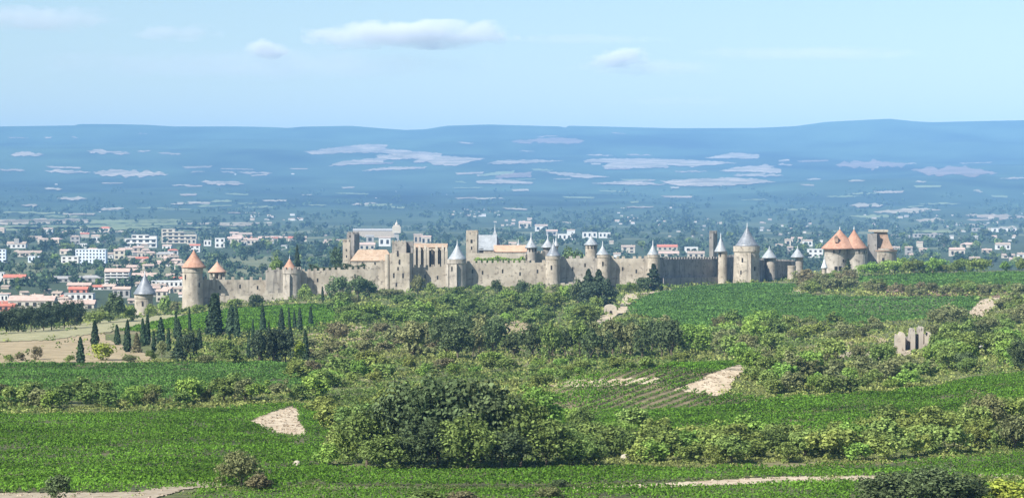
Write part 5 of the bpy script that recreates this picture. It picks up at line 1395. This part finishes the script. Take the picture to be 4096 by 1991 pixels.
def K(x, y): return x * .3195, 880 + y * .3195
def belfry(root, w, he, d, s):
    m = MB(); m.box(-w * .12, w * .14, 1, 5, he - .1, he + 22 * s); m.build("stair_tower", WALLC['g'], root)
HOUSES = [  # survey units: x0, x1, top, base, wall, roof, shape, cols, rows, words
    (85, 320, 268, 352, 'w', 't', 'gable', 4, 1, "white villa with a pale square lookout at the top edge of the town", dict(extra=belfry)),
    (480, 600, 225, 312, 'c', 't', 'gable', 2, 2, "cream house half hidden in trees beyond the white villa"),
    (605, 665, 232, 262, 'c', 'p', 'gable', 0, 0, "small cream cottage next to the half hidden house"),
    (880, 1000, 192, 300, 'g', 't', 'hip', 2, 2, "grey cream house with hipped roof above the bluish block"),
    (1000, 1088, 290, 352, 'w', 'g', 'flat', 3, 1, "low white annex just above the bluish apartment block"),
    (1142, 1320, 182, 282, 'w', 't', 'gable', 3, 1, "white house with dark tiled roof among trees above the bluish block"),
    (1560, 1962, 182, 346, 'w', 'g', 'flat', 5, 3, "white stepped apartment building with blue shadowed balconies", dict(balcony=True, cat="apartment building", name="apartment_building", steps=[(0, .22, .72), (.22, .75, 1), (.75, 1, .9)])),
    (2022, 2462, 110, 292, 'c', 'g', 'flat', 6, 4, "large cream stepped apartment building with terraces", dict(balcony=True, cat="apartment building", name="apartment_building", steps=[(0, .38, 1), (.38, .62, .82), (.62, 1, .62)])),
    (-60, 72, 362, 532, 'b', 'g', 'flat', 3, 4, "bluish white block cut by the photo edge", dict(cat="apartment building", name="apartment_building")),
    (170, 512, 382, 460, 'c', 't', 'gable', 5, 1, "long cream house with tiled roof below the white villa"),
    (350, 492, 448, 532, 'b', 'g', 'flat', 3, 1, "pale blue lower wing in front of the long cream house"),
    (765, 982, 455, 582, 'w', 'w', 'flat', 3, 3, "bright white front block of the bluish apartments", dict(cat="apartment building", name="apartment_building")),
    (850, 920, 368, 470, 'w', 'w', 'flat', 1, 2, "white stair block above the bright front block", dict(cat="apartment building", name="apartment_building")),
    (945, 1322, 366, 566, 'b', 'w', 'flat', 9, 5, "long bluish white apartment block, largest of the town", dict(cat="apartment building", name="apartment_building")),
    (1360, 1412, 442, 536, 'w', 'w', 'flat', 1, 3, "narrow white block right after the bluish apartments".replace(" right after", " just past")),
    (1425, 1562, 362, 492, 'c', 'p', 'gable', 2, 2, "cream house with pink gable roof past the bluish apartments"),
    (1560, 1702, 450, 532, 'c', 't', 'gable', 3, 1, "cream house with tiled roof below the pink gable house"),
    (1720, 1822, 390, 482, 'c', 't', 'hip', 2, 1, "cream round-fronted house under the white stepped apartments"),
    (1830, 1952, 392, 462, 'k', 'p', 'gable', 2, 1, "ochre house with pink roof under the white stepped apartments"),
    (1960, 2162, 398, 472, 'c', 'g', 'gable', 4, 1, "wide cream house below the large stepped apartments"),
    (2090, 2172, 528, 582, 'w', 't', 'gable', 2, 1, "small white house beside the tall orange cone roof"),
    (2160, 2230, 462, 502, 'k', 't', 'gable', 0, 0, "small ochre house up from the tall orange-roofed tower"),
    (1410, 1760, 560, 602, 'g', 't', 'gable', 5, 1, "long low grey terrace over the balconied apartments"),
    (1310, 1616, 604, 822, 'w', 'p', 'gable', 4, 5, "white balconied apartment block with flat pink roof", dict(balcony=True, cat="apartment building", name="apartment_building")),
    (1650, 1962, 662, 764, 'g', 'p', 'gable', 4, 2, "pale building directly behind the squat slate roof"),
    (2075, 2290, 668, 766, 'w', 't', 'gable', 3, 2, "white house with dark openings beside the tall round tower"),
    (1895, 2290, 764, 838, 'w', 'w', 'flat', 7, 1, "long white low building beside the tall round tower"),
    (40, 312, 680, 800, 'c', 'r', 'gable', 4, 1, "cream shed with large bright red roof"),
    (-30, 50, 655, 770, 'w', 'w', 'flat', 2, 2, "white house cut by the photo edge beside the red-roofed shed"),
    (300, 492, 722, 788, 'k', 'p', 'gable', 3, 1, "pinkish roofed house next to the red-roofed shed"),
    (650, 1000, 702, 778, 'g', 'g', 'gable', 5, 1, "grey roofed long house in the trees before the balconied block"),
    (1000, 1252, 690, 775, 'g', 'g', 'hip', 3, 1, "grey hipped house next to the balconied apartment block"),
    (840, 1132, 782, 862, 'k', 'p', 'gable', 4, 1, "pink roofed house above the red brick store"),
    (1090, 1402, 812, 872, 'w', 'r', 'hip', 4, 1, "low building with vivid red roof at the foot of the balconied block"),
    (860, 1090, 832, 992, 'r', 'r', 'gable', 3, 2, "red brick store building behind white shopfronts"),
    (800, 1162, 918, 1000, 'w', 'g', 'flat', 5, 1, "white shopfront row in front of the red brick store"),
    (740, 1176, 1000, 1122, 'c', 'p', 'gable', 4, 1, "cream house with wide pink roof near the dark pines"),
    (100, 672, 950, 1100, 'c', 'p', 'gable', 6, 1, "very long house with pale pink roof behind the dark pines"),
    (-40, 100, 930, 1020, 'w', 'g', 'flat', 3, 1, "white flat building at the photo edge above the pines"),
    (-30, 182, 1040, 1140, 'r', 'r', 'gable', 3, 1, "dark red house between the pines at the photo edge"),
    (1955, 2095, 862, 1022, 'c', 'p', 'gable', 2, 2, "pinkish cream house immediately beside the squat slate tower"),
    (2100, 2290, 832, 912, 'c', 't', 'gable', 3, 1, "pale roofed house between the squat and the tall tower"),
    (1410, 1625, 832, 972, 'g', 'p', 'gable', 3, 1, "grey house with pale pink roof before the squat slate tower"),
    (1600, 1684, 978, 1042, 'k', 't', 'gable', 1, 1, "ochre outbuilding touching the squat slate tower"),
]
def K2(x): return 700 + x * .3195
for a in [(360, 452, 252, 326, 'w', 'w', 'flat', 2, 1, "bright white cube house beyond the tall orange cone"), (500, 622, 226, 346, 'w', 'w', 'flat', 2, 2, "taller bright white house behind the pinkish cone"),
          (655, 832, 208, 300, 'c', 'p', 'gable', 4, 1, "row of cream houses with pink roof past the white ones"), (830, 902, 256, 322, 'w', 't', 'gable', 2, 1, "white house in front of the cream row"),
          (902, 1042, 228, 312, 'c', 'p', 'gable', 3, 1, "cream house with pink roof ending the row"), (1040, 1232, 204, 262, 'k', 'p', 'gable', 4, 1, "long low pink-roofed house in the trees"),
          (1146, 1232, 252, 300, 'w', 't', 'gable', 2, 1, "small white house under the long pink-roofed one"), (1300, 1402, 206, 282, 'k', 'p', 'gable', 2, 1, "ochre house above the small orange cone"),
          (1330, 1402, 312, 372, 'w', 'g', 'gable', 1, 1, "white cottage in woods over the small orange cone"), (1520, 1648, 202, 268, 'c', 't', 'gable', 2, 1, "cream house beyond the tall dark fir"),
          (1868, 2092, 240, 300, 'w', 't', 'gable', 5, 1, "long white house before the ruined gable tower"), (182, 312, 300, 402, 'w', 'r', 'gable', 2, 2, "white house with red roof peeping over the tall orange cone"),
          (150, 262, 235, 305, 'c', 'g', 'flat', 2, 1, "cream low wing of the stepped apartments")]:
    HOUSES.append((a[0] + 700 / .3195, a[1] + 700 / .3195) + a[2:])
for h in HOUSES:
    x0, yt = K(h[0], h[2]); x1, yb = K(h[1], h[3])
    kw = h[10] if len(h) > 10 else {}
    house(x0, x1, yt, yb, h[4], h[5], h[9], h[6], cols=h[7], rows=h[8], **kw)

# buildings seen between and behind the castle roofs (photo pixels)
for a in [(1412, 1580, 914, 950, 'k', 'g', 'gable', 0, 0, "long grey-roofed barracks behind the ruined gable tower"), (1465, 1495, 940, 972, 'g', 'g', 'gable', 1, 1, "small pale house under the grey barracks"),
          (1436, 1500, 970, 1000, 'c', 'p', 'gable', 3, 1, "pink roofed house just above the sunlit hall roof"), (1515, 1562, 945, 985, 'w', 't', 'gable', 2, 1, "white house beside the slender belfry"),
          (1655, 1690, 935, 978, 'k', 't', 'gable', 2, 1, "brown gabled house above the basilica roof"), (1684, 1724, 942, 980, 'c', 'p', 'gable', 2, 1, "cream house with pink roof over the basilica"),
          (1697, 1722, 958, 978, 'w', 'p', 'gable', 0, 0, "small white house front over the basilica roof"), (2035, 2065, 968, 990, 'c', 'p', 'gable', 0, 0, "small pink roofed house above the faded hall"),
          (2075, 2125, 885, 912, 'c', 'p', 'gable', 3, 1, "cream house group front above the concave castle roof"), (2140, 2190, 897, 925, 'w', 't', 'gable', 2, 1, "white house with tiled roof over the castle cones"),
          (2185, 2230, 918, 942, 'g', 'p', 'gable', 2, 1, "greyish pink house between the castle cones"), (2232, 2302, 936, 962, 'w', 'w', 'flat', 4, 1, "bright white long building behind the stone pine"),
          (2268, 2300, 917, 938, 'w', 't', 'gable', 0, 0, "white upper house over the long bright building"), (2330, 2388, 928, 952, 'w', 'g', 'flat', 3, 1, "white flat building behind the broad slate cone"),
          (2395, 2442, 930, 952, 'w', 'w', 'flat', 3, 1, "bright white building above the needle-roofed tower"), (2438, 2454, 962, 976, 'c', 't', 'gable', 0, 0, "tiny cream house near the needle-roofed tower"),
          (2486, 2540, 980, 1012, 'c', 't', 'gable', 2, 2, "cream two storey house behind the curtain wall"), (2455, 2482, 1010, 1032, 'w', 't', 'gable', 0, 0, "small white house at the wall top by the needle roof"),
          (2630, 2710, 978, 1002, 'c', 'r', 'gable', 4, 1, "long reddish roofed house behind the grey wall"), (2636, 2716, 1004, 1028, 'c', 'p', 'gable', 3, 1, "pink roofed house just over the grey battlements"),
          (2740, 2792, 988, 1010, 'w', 'w', 'flat', 2, 1, "bright white house behind the grey wall"), (2752, 2818, 1004, 1030, 'c', 't', 'gable', 3, 1, "pale house row touching the grey battlements"),
          (3104, 3132, 975, 1000, 'w', 't', 'gable', 1, 1, "white house beside the slate pyramid turret"), (3140, 3164, 955, 985, 'c', 't', 'gable', 1, 1, "cream house above the slate turrets"),
          (3150, 3172, 985, 1014, 'g', 't', 'gable', 1, 2, "grey tall house between the slate turrets"), (3166, 3210, 948, 972, 'c', 'p', 'gable', 2, 1, "cream pink-roofed house over the broken-coned turret"),
          (3212, 3250, 958, 985, 'w', 't', 'gable', 2, 1, "white gabled house past the broken-coned turret"), (3270, 3292, 960, 975, 'w', 'w', 'flat', 0, 0, "small white house by the gatehouse roof"),
          (3232, 3292, 996, 1030, 'w', 'w', 'flat', 3, 2, "white arcaded building beside the gatehouse")]:
    house(a[0], a[1], a[2], a[3], a[4], a[5], a[9], a[6], cols=a[7], rows=a[8])
# houses on the eastern plain, beyond the gatehouse (photo pixels)
for a in [(3560, 3600, 985, 1008, 'w', 't', 'gable', 2, 1, "white house touching the brown mansard roof"), (3622, 3650, 985, 1020, 'g', 't', 'gable', 1, 2, "tall grey house past the stump tower"),
          (3565, 3602, 938, 952, 'g', 'g', 'flat', 3, 1, "low pale hangar above the brown mansard roof"), (3612, 3640, 940, 955, 'g', 'g', 'gable', 0, 0, "small pale roof next to the low hangar"),
          (3622, 3648, 957, 970, 'w', 'g', 'gable', 0, 0, "tiny white house under the pale roofs"), (3655, 3770, 935, 950, 'g', 'g', 'flat', 7, 1, "very long pale warehouse on the plain"),
          (3668, 3692, 965, 990, 'c', 't', 'gable', 0, 0, "cream house among trees below the long warehouse"), (3678, 3712, 992, 1016, 'c', 'p', 'gable', 2, 1, "cream pink-roofed house before the dark trees"),
          (3640, 3728, 1012, 1032, 'w', 't', 'gable', 4, 1, "long white house nearest the crest trees"), (3800, 3860, 990, 1025, 'c', 'p', 'gable', 3, 1, "cream villa with broad pink roof on the eastern plain"),
          (3846, 3924, 970, 990, 'c', 'p', 'hip', 3, 1, "wide low house with bright pinkish roof"), (3985, 4042, 970, 998, 'w', 't', 'gable', 3, 1, "bright white house with overhanging tiled roof"),
          (3930, 3968, 994, 1012, 'k', 'p', 'gable', 2, 1, "ochre house between the two bright eastern houses"), (3880, 3920, 1026, 1044, 'c', 't', 'gable', 2, 1, "pale house peeping over the crest trees"),
          (4010, 4060, 1014, 1032, 'c', 't', 'gable', 2, 1, "cream house below the bright white one"), (4072, 4120, 1010, 1032, 'w', 't', 'gable', 2, 1, "white house cut by the photo edge on the plain"),
          (4040, 4078, 1030, 1044, 'c', 'p', 'gable', 2, 1, "low cream house behind the crest at the photo edge"), (3800, 3815, 940, 955, 'w', 'g', 'gable', 0, 0, "tiny white house beyond the long warehouse"),
          (3895, 3912, 942, 957, 'w', 'g', 'gable', 0, 0, "little white house above the bright pinkish roof"), (3970, 4066, 912, 928, 'w', 'g', 'flat', 5, 1, "long white shed far out on the plain"),
          (3890, 3922, 912, 926, 'g', 'g', 'flat', 2, 1, "grey shed beside the long white one"), (3800, 3850, 892, 902, 'g', 'g', 'flat', 0, 0, "distant pale shed in the eastern fields")]:
    house(a[0], a[1], a[2], a[3], a[4], a[5], a[9], a[6], cols=a[7], rows=a[8])
rh = random.Random(17)
FILL = [("in the packed streets beyond the dark pines", [(0, 330, 1150, 1235)], 16), ("in the streets beyond the balconied block", [(430, 735, 1060, 1165)], 20), ("in the streets round the pink gable house", [(440, 735, 985, 1055)], 20),
        ("on the wooded rise around the white villa", [(0, 440, 925, 1040)], 14), ("in the rows past the bright white houses", [(880, 1370, 945, 985)], 12), ("between the squat tower and the tall orange-roofed tower", [(600, 735, 1130, 1200)], 8)]
for place, bx, n in FILL:
    got = sorted([(rh.uniform(*bx[0][:2]), rh.uniform(*bx[0][2:]), rh.uniform(22, 58), rh.choice('cccwgk'), rh.choice('tppptr')) for _ in range(n)])
    cnt = {}
    for x, y, w, wc, rc in got:
        k = (wc, rc); cnt[k] = cnt.get(k, -1) + 1
        house(x - w / 2, x + w / 2, y - rh.uniform(15, 25), y, wc, rc, f"{ORD[cnt[k]]} {WALLN[wc]} house with {ROOFN[rc]} roof {place}", rh.choice(['gable', 'gable', 'hip']), cols=(2 if w > 34 else 0), rows=1, group=f"houses {place}", rot=rh.uniform(-.5, .5))
def slim_belfry():
    p = hit(1586, 968); s = mpp(p.y); r = empty("belfry", (p.x, p.y, p.z), "slender pale belfry with domed top behind the big square tower", "belfry")
    m = MB(); m.box(-9 * s, 9 * s, 0, 18 * s, -4, 36 * s); m.build("shaft", WALLC['g'], r)
    m = MB(); m.box(-17 * s, 17 * s, -2, 24 * s, 36 * s, 62 * s); m.build("bell_stage", WALLC['c'], r)
    m = MB(); m.box(-13 * s, 13 * s, 1, 20 * s, 62.1 * s, 68 * s); m.lathe([(7 * s, 68 * s), (6 * s, 74 * s), (2 * s, 79 * s), (.4 * s, 88 * s)], 12, 0, 9 * s); m.build("dome", WALLC['c'], r)
slim_belfry()

# far villages: one group each, houses a few pixels wide
VILL = [("hill village beyond the church roof", [(1795, 2000, 838, 868)], 26, 'wc'), ("village behind the long cream house row", [(1000, 1215, 862, 884)], 15, 'wc'),
        ("village on the plain above the needle-roofed tower", [(2460, 2545, 852, 898)], 12, 'wc'), ("hamlet round the long bright building", [(1900, 2120, 880, 905)], 12, 'cg'),
        ("houses on the plain above the grey wall", [(2600, 2920, 870, 970)], 22, 'wcg'), ("houses scattered above the slate turrets", [(3040, 3290, 880, 950)], 16, 'wcg'),
        ("houses scattered beyond the stump tower", [(3440, 4090, 855, 925)], 22, 'wcg'), ("houses among the trees above the eastern villas", [(3620, 4090, 925, 965)], 14, 'wc'),
        ("farms on the lower far slopes", [(760, 1180, 690, 700), (1500, 1800, 750, 850), (100, 500, 700, 860), (2680, 2760, 820, 850)], 10, 'wc'), ("houses scattered among the trees of the town", [(40, 640, 905, 1010), (900, 1320, 940, 965)], 18, 'cgk')]
rv = random.Random(3)
for nm, boxes, n, cols in VILL:
    for i in range(n):
        b = boxes[i % len(boxes)]
        x = rv.uniform(b[0], b[1]); y = rv.uniform(b[2], b[3]); w = rv.uniform(7, 20) * (1 if y > 860 else .6); h = w * rv.uniform(.38, .62)
        wc = rv.choice(cols); rc = rv.choice('tpgt')
        P = hit(x, y)
        if not math.isfinite(P.x): continue
        s = mpp(P.y); W2 = w * s / 2; H = h * s; D = W2 * 1.2
        m = MB(); m.box(-W2, W2, 0, D, -4, H * .62, 0)
        m.add([(-W2 * 1.04, -.4, H * .62 + .02), (W2 * 1.04, -.4, H * .62 + .02), (W2 * 1.04, D + .4, H * .62 + .02), (-W2 * 1.04, D + .4, H * .62 + .02), (-W2, D / 2, H), (W2, D / 2, H)],
              [(0, 1, 5, 4), (2, 3, 4, 5), (1, 2, 5), (3, 0, 4), (0, 3, 2, 1)], 1)
        o = m.build("distant_house", [WALLC[wc], ROOFC[rc]]); o.location = (P.x, P.y, P.z)
        tag(o, f"tiny pale roofed house, one of many in the {nm}".replace("one of many in the", "in the"), "house", nm)

# ---- hut, ruin and shed in the near scrub
def hut():
    p = hit(2442, 1260); s = mpp(p.y); r = empty("stone_hut", (p.x, p.y, p.z - .2), "small stone vineyard hut with rounded top and dark doorway", "hut")
    w = 24 * s; h = 45 * s
    m = MB(); m.box(-w, w, 0, w * 1.8, -.5, h * .72)
    K_ = 10; vs = []; 
    for y in (0.01, w * 1.8 - .01):
        for k in range(K_ + 1):
            a = math.pi * k / K_; vs.append((-w * .98 * math.cos(a), y, h * .71 + h * .27 * math.sin(a)))
    n = K_ + 1
    m.add(vs, [tuple(range(n - 1, -1, -1)), tuple(range(n, 2 * n))] + [(k, k + 1, n + k + 1, n + k) for k in range(K_)])
    m.build("wall", PALE, r)
    d = MB(); d.box(-5.5 * s, 5.5 * s, -.1, .6, -.4, 18 * s); d.lathe([(5.5 * s, 17.9 * s), (3 * s, 22.5 * s)], 10, 0, .4); d.build("doorway", DARK, r, (1.5 * s, 0, 0))
    c = MB(); c.box(-w * 1.08, -w * .74, -.25, .9, -.5, h * .66); c.box(w * .78, w * 1.06, -.25, .9, -.5, h * .66); c.build("corner_stones", PALE, r)
hut()
def ruin():
    p = hit(3655, 1402); s = mpp(p.y); r = empty("stone_ruin", (p.x, p.y, p.z - .3), "ruined stone building with tall broken wall piers and dark gaps", "ruin")
    def pier(x0, x1, h, y0, y1, mat=STONE2):
        m = MB(); a, b = x0 * s, x1 * s; n = 5
        rr = random.Random(int(x0 * 7) + 3)
        tops = [h * s * rr.uniform(.7, .95) for _ in range(n + 1)]
        for k in range(n):
            u0 = a + (b - a) * k / n; u1 = a + (b - a) * (k + 1) / n
            m.slab((u0, y0), (u1, y0), y1 - y0, -1, -1, tops[k], tops[k + 1])
        m.build("wall_pier", mat, r)
    pier(-64, -34, 82, 0, 6.5, PALE); pier(-10, 8, 98, 1.0, 6.5, STONE); pier(24, 42, 106, 1.5, 6.5, STONE); pier(46, 76, 84, .4, 6.5, PALE); pier(-64, 72, 70, 6.55, 7.6, STONE3); pier(38, 78, 38, -1.2, .2, STONE2); pier(-92, -62, 26, .5, 1.8, STONE2)
    m = MB()
    rr = random.Random(8)
    for k in range(26):
        x = rr.uniform(-100, 90) * s; y = rr.uniform(-3, 2); q = rr.uniform(.3, .9)
        m.lathe([(q, -.3), (q * .9, q * .4), (q * .4, q * .75)], 6, x, y, jit=.2)
    m.build("rubble", PALE, r)
ruin()
def shed():
    p = hit(3903, 1402); s = mpp(p.y); r = empty("shed", (p.x, p.y, p.z), "small white open-fronted shed among the trees beside the ruin", "shed")
    m = MB(); w = 28 * s; h = 26 * s
    m.box(-w, w, 3, 3.25, -.3, h); m.box(-w, -w + .25, 0, 2.98, -.3, h); m.box(w - .25, w, 0, 2.98, -.3, h); m.box(-w + .26, w - .26, 0, .2, h * .48, h); m.build("wall", WALLC['w'], r)
    m = MB(); m.add([(-w - .2, -.3, h + .02), (w + .2, -.3, h + .02), (w + .2, 3.6, h + .35), (-w - .2, 3.6, h + .35), (-w - .2, -.3, h + .14), (w + .2, -.3, h + .14), (w + .2, 3.6, h + .47), (-w - .2, 3.6, h + .47)],
                    [(0, 3, 2, 1), (4, 5, 6, 7), (0, 1, 5, 4), (1, 2, 6, 5), (2, 3, 7, 6), (3, 0, 4, 7)]); m.build("roof", WALLC['w'], r)
shed()
def stone(x, y, w, h, label):
    p = hit(x, y); s = mpp(p.y); m = MB(); q = w * s / 2
    m.lathe([(q, -.3), (q * 1.02, h * s * .35), (q * .75, h * s * .8), (q * .3, h * s)], 9, jit=.14, sy=.7)
    o = m.build("boulder", PALE); o.location = p; tag(o, label, "boulder")
stone(1188, 1862, 32, 22, "pale white boulder at the vineyard corner before the big grove")
stone(1490, 1815, 26, 24, "pale boulder showing through the flank of the big grove")
stone(1582, 1822, 30, 22, "second pale boulder under the big grove, a little larger")
stone(2095, 1536, 30, 12, "flat white stone between the big grove and the slanting rows")
stone(2500, 1840, 40, 26, "pinkish rock in the scrub past the big grove")
stone(3262, 1310, 30, 18, "pale rock block in the scrub under the hillside vineyard")
# ---- individual trees of the town
rt = random.Random(21)
TZ = [("between the dark pines and the bluish apartments", [(0, 430, 1075, 1175)], 25, (26, 46)), ("around the white villa", [(0, 430, 935, 1060)], 22, (24, 52)), ("round the bluish apartments", [(200, 560, 935, 1075)], 15, (22, 44)),
      ("between the apartments and the tall orange-roofed tower", [(450, 760, 935, 1140)], 19, (20, 40)), ("in the park behind the low crenellated wall", [(830, 1380, 980, 1110)], 39, (34, 62)),
      ("behind the church and castle cones", [(1580, 2480, 920, 990)], 20, (20, 40)), ("behind the grey shaded wall", [(2480, 2960, 950, 1030)], 15, (20, 40)), ("between the slate turrets and gatehouse", [(3040, 3300, 960, 1040)], 12, (22, 44)), ("on the plain past the stump tower", [(3580, 4100, 950, 1060)], 31, (26, 50))]
TLEAF = {'town': "dark", 'dark': "blackish green", 'olive': "dusty olive"}
for place, boxes, n, (h0, h1) in TZ:
    L_ = []
    for i in range(n):
        b = boxes[0]; L_.append((rt.uniform(b[0], b[1]), rt.uniform(b[2], b[3]), rt.uniform(h0, h1), rt.choice(['town', 'town', 'dark', 'olive'])))
    L_.sort()
    cnt = {}
    for x, y, h, lf in L_:
        sz = "tall" if h > h0 + (h1 - h0) * .62 else "low"
        k = (sz, lf); cnt[k] = cnt.get(k, -1) + 1
        plant('lump', lf, x, y, h * rt.uniform(.8, 1.4), h, "town_tree", f"{ORD[cnt[k]]} {sz} {TLEAF[lf]} tree {place}, counting eastward", "tree", f"trees {place}")
# ------------------------------------------------------------------ air
def haze():
    m = MB(); m.box(-9900, 9900, -300, 26600, -12, 775)
    me = m.mesh("haze", [])
    mat = bpy.data.materials.new("air"); mat.use_nodes = True
    N = mat.node_tree.nodes; N.remove(N["Principled BSDF"])
    v = N.new("ShaderNodeVolumePrincipled")
    v.inputs["Color"].default_value = HAZE_COLOR
    v.inputs["Density"].default_value = HAZE_DENSITY
    v.inputs["Anisotropy"].default_value = HAZE_ANISO
    mat.node_tree.links.new(v.outputs[0], N["Material Output"].inputs["Volume"])
    me.materials.clear(); me.materials.append(mat)
    o = link_mesh("haze", me); tag(o, kind="stuff")
haze()

# ------------------------------------------------------------------ clouds, beyond the haze
def cloud(label, x0, x1, y0, y1, dens, seed, Y=32000.0, puff=1.0):
    a = pt(x0, y1, Y); b = pt(x1, y0, Y)
    w = (b.x - a.x) / 2; h = (b.z - a.z) / 2; d = max(w * .35, h * 1.2)
    m = MB(); m.box(-w, w, -d, d, -h, h)
    me = m.mesh("cloud", [])
    mat = bpy.data.materials.new("cloud vapour"); mat.use_nodes = True
    N = mat.node_tree.nodes; L = mat.node_tree.links; N.remove(N["Principled BSDF"])
    v = N.new("ShaderNodeVolumePrincipled"); v.inputs["Color"].default_value = (1, 1, 1, 1); v.inputs["Anisotropy"].default_value = -0.4
    tc = N.new("ShaderNodeTexCoord")
    mp = N.new("ShaderNodeMapping"); mp.inputs["Scale"].default_value = (1 / w, 1 / d, 1 / h); L.new(tc.outputs["Object"], mp.inputs[0])
    ln = N.new("ShaderNodeVectorMath"); ln.operation = 'LENGTH'; L.new(mp.outputs[0], ln.inputs[0])
    no = N.new("ShaderNodeTexNoise"); no.inputs["Scale"].default_value = 1 / (h * 1.3); no.inputs["Detail"].default_value = 6; no.inputs["Roughness"].default_value = .66
    mp2 = N.new("ShaderNodeMapping"); mp2.inputs["Location"].default_value = (seed * 311.0, seed * 97.0, 0); mp2.inputs["Scale"].default_value = (.5, .5, 1); L.new(tc.outputs["Object"], mp2.inputs[0]); L.new(mp2.outputs[0], no.inputs["Vector"])
    s = N.new("ShaderNodeMath"); s.operation = 'MULTIPLY_ADD'; s.inputs[1].default_value = 2.2 * puff; L.new(no.outputs[0], s.inputs[0]); 
    inv = N.new("ShaderNodeMath"); inv.operation = 'SUBTRACT'; inv.inputs[0].default_value = .95 - 1.1 * puff; L.new(ln.outputs["Value"], inv.inputs[1])
    L.new(inv.outputs[0], s.inputs[2])
    c = N.new("ShaderNodeMapRange"); c.inputs[1].default_value = 0; c.inputs[2].default_value = .5; c.inputs[3].default_value = 0; c.inputs[4].default_value = dens
    L.new(s.outputs[0], c.inputs[0]); L.new(c.outputs[0], v.inputs["Density"])
    L.new(v.outputs[0], N["Material Output"].inputs["Volume"])
    me.materials.clear(); me.materials.append(mat)
    o = link_mesh("cloud", me); o.location = ((a.x + b.x) / 2, Y, (a.z + b.z) / 2)
    tag(o, label, "cloud")
cloud("largest bright topped cloud bank in the middle of the sky", 1200, 2080, 78, 200, .0042, 1, puff=1.25)
cloud("faint thin tail stretching from the largest cloud bank", 1950, 2700, 135, 180, .0005, 9)
cloud("small white puff beside the largest cloud bank", 960, 1180, 155, 245, .0075, 2, puff=1.2)
cloud("round white puff above the great slate cone side", 2340, 2620, 190, 275, .0085, 3, puff=1.15)
cloud("pale veil under the round white puff", 2250, 2950, 235, 310, .0009, 4)
cloud("grey lilac cloud at the upper photo corner", -200, 500, 20, 135, .0016, 5)
cloud("grey flat cloud below the corner one", 500, 900, 95, 172, .0016, 6)
cloud("long faint streak over the eastern hills", 2700, 3750, 185, 245, .0006, 7)
cloud("faint pinkish wisp under the small white puff", 800, 1200, 255, 320, .0006, 8)
cloud("low faint streak above the hill crest", 2420, 3000, 382, 425, .0005, 10)
cloud("broad faint veil across the middle of the sky", 20, 2050, 190, 330, .00028, 11)
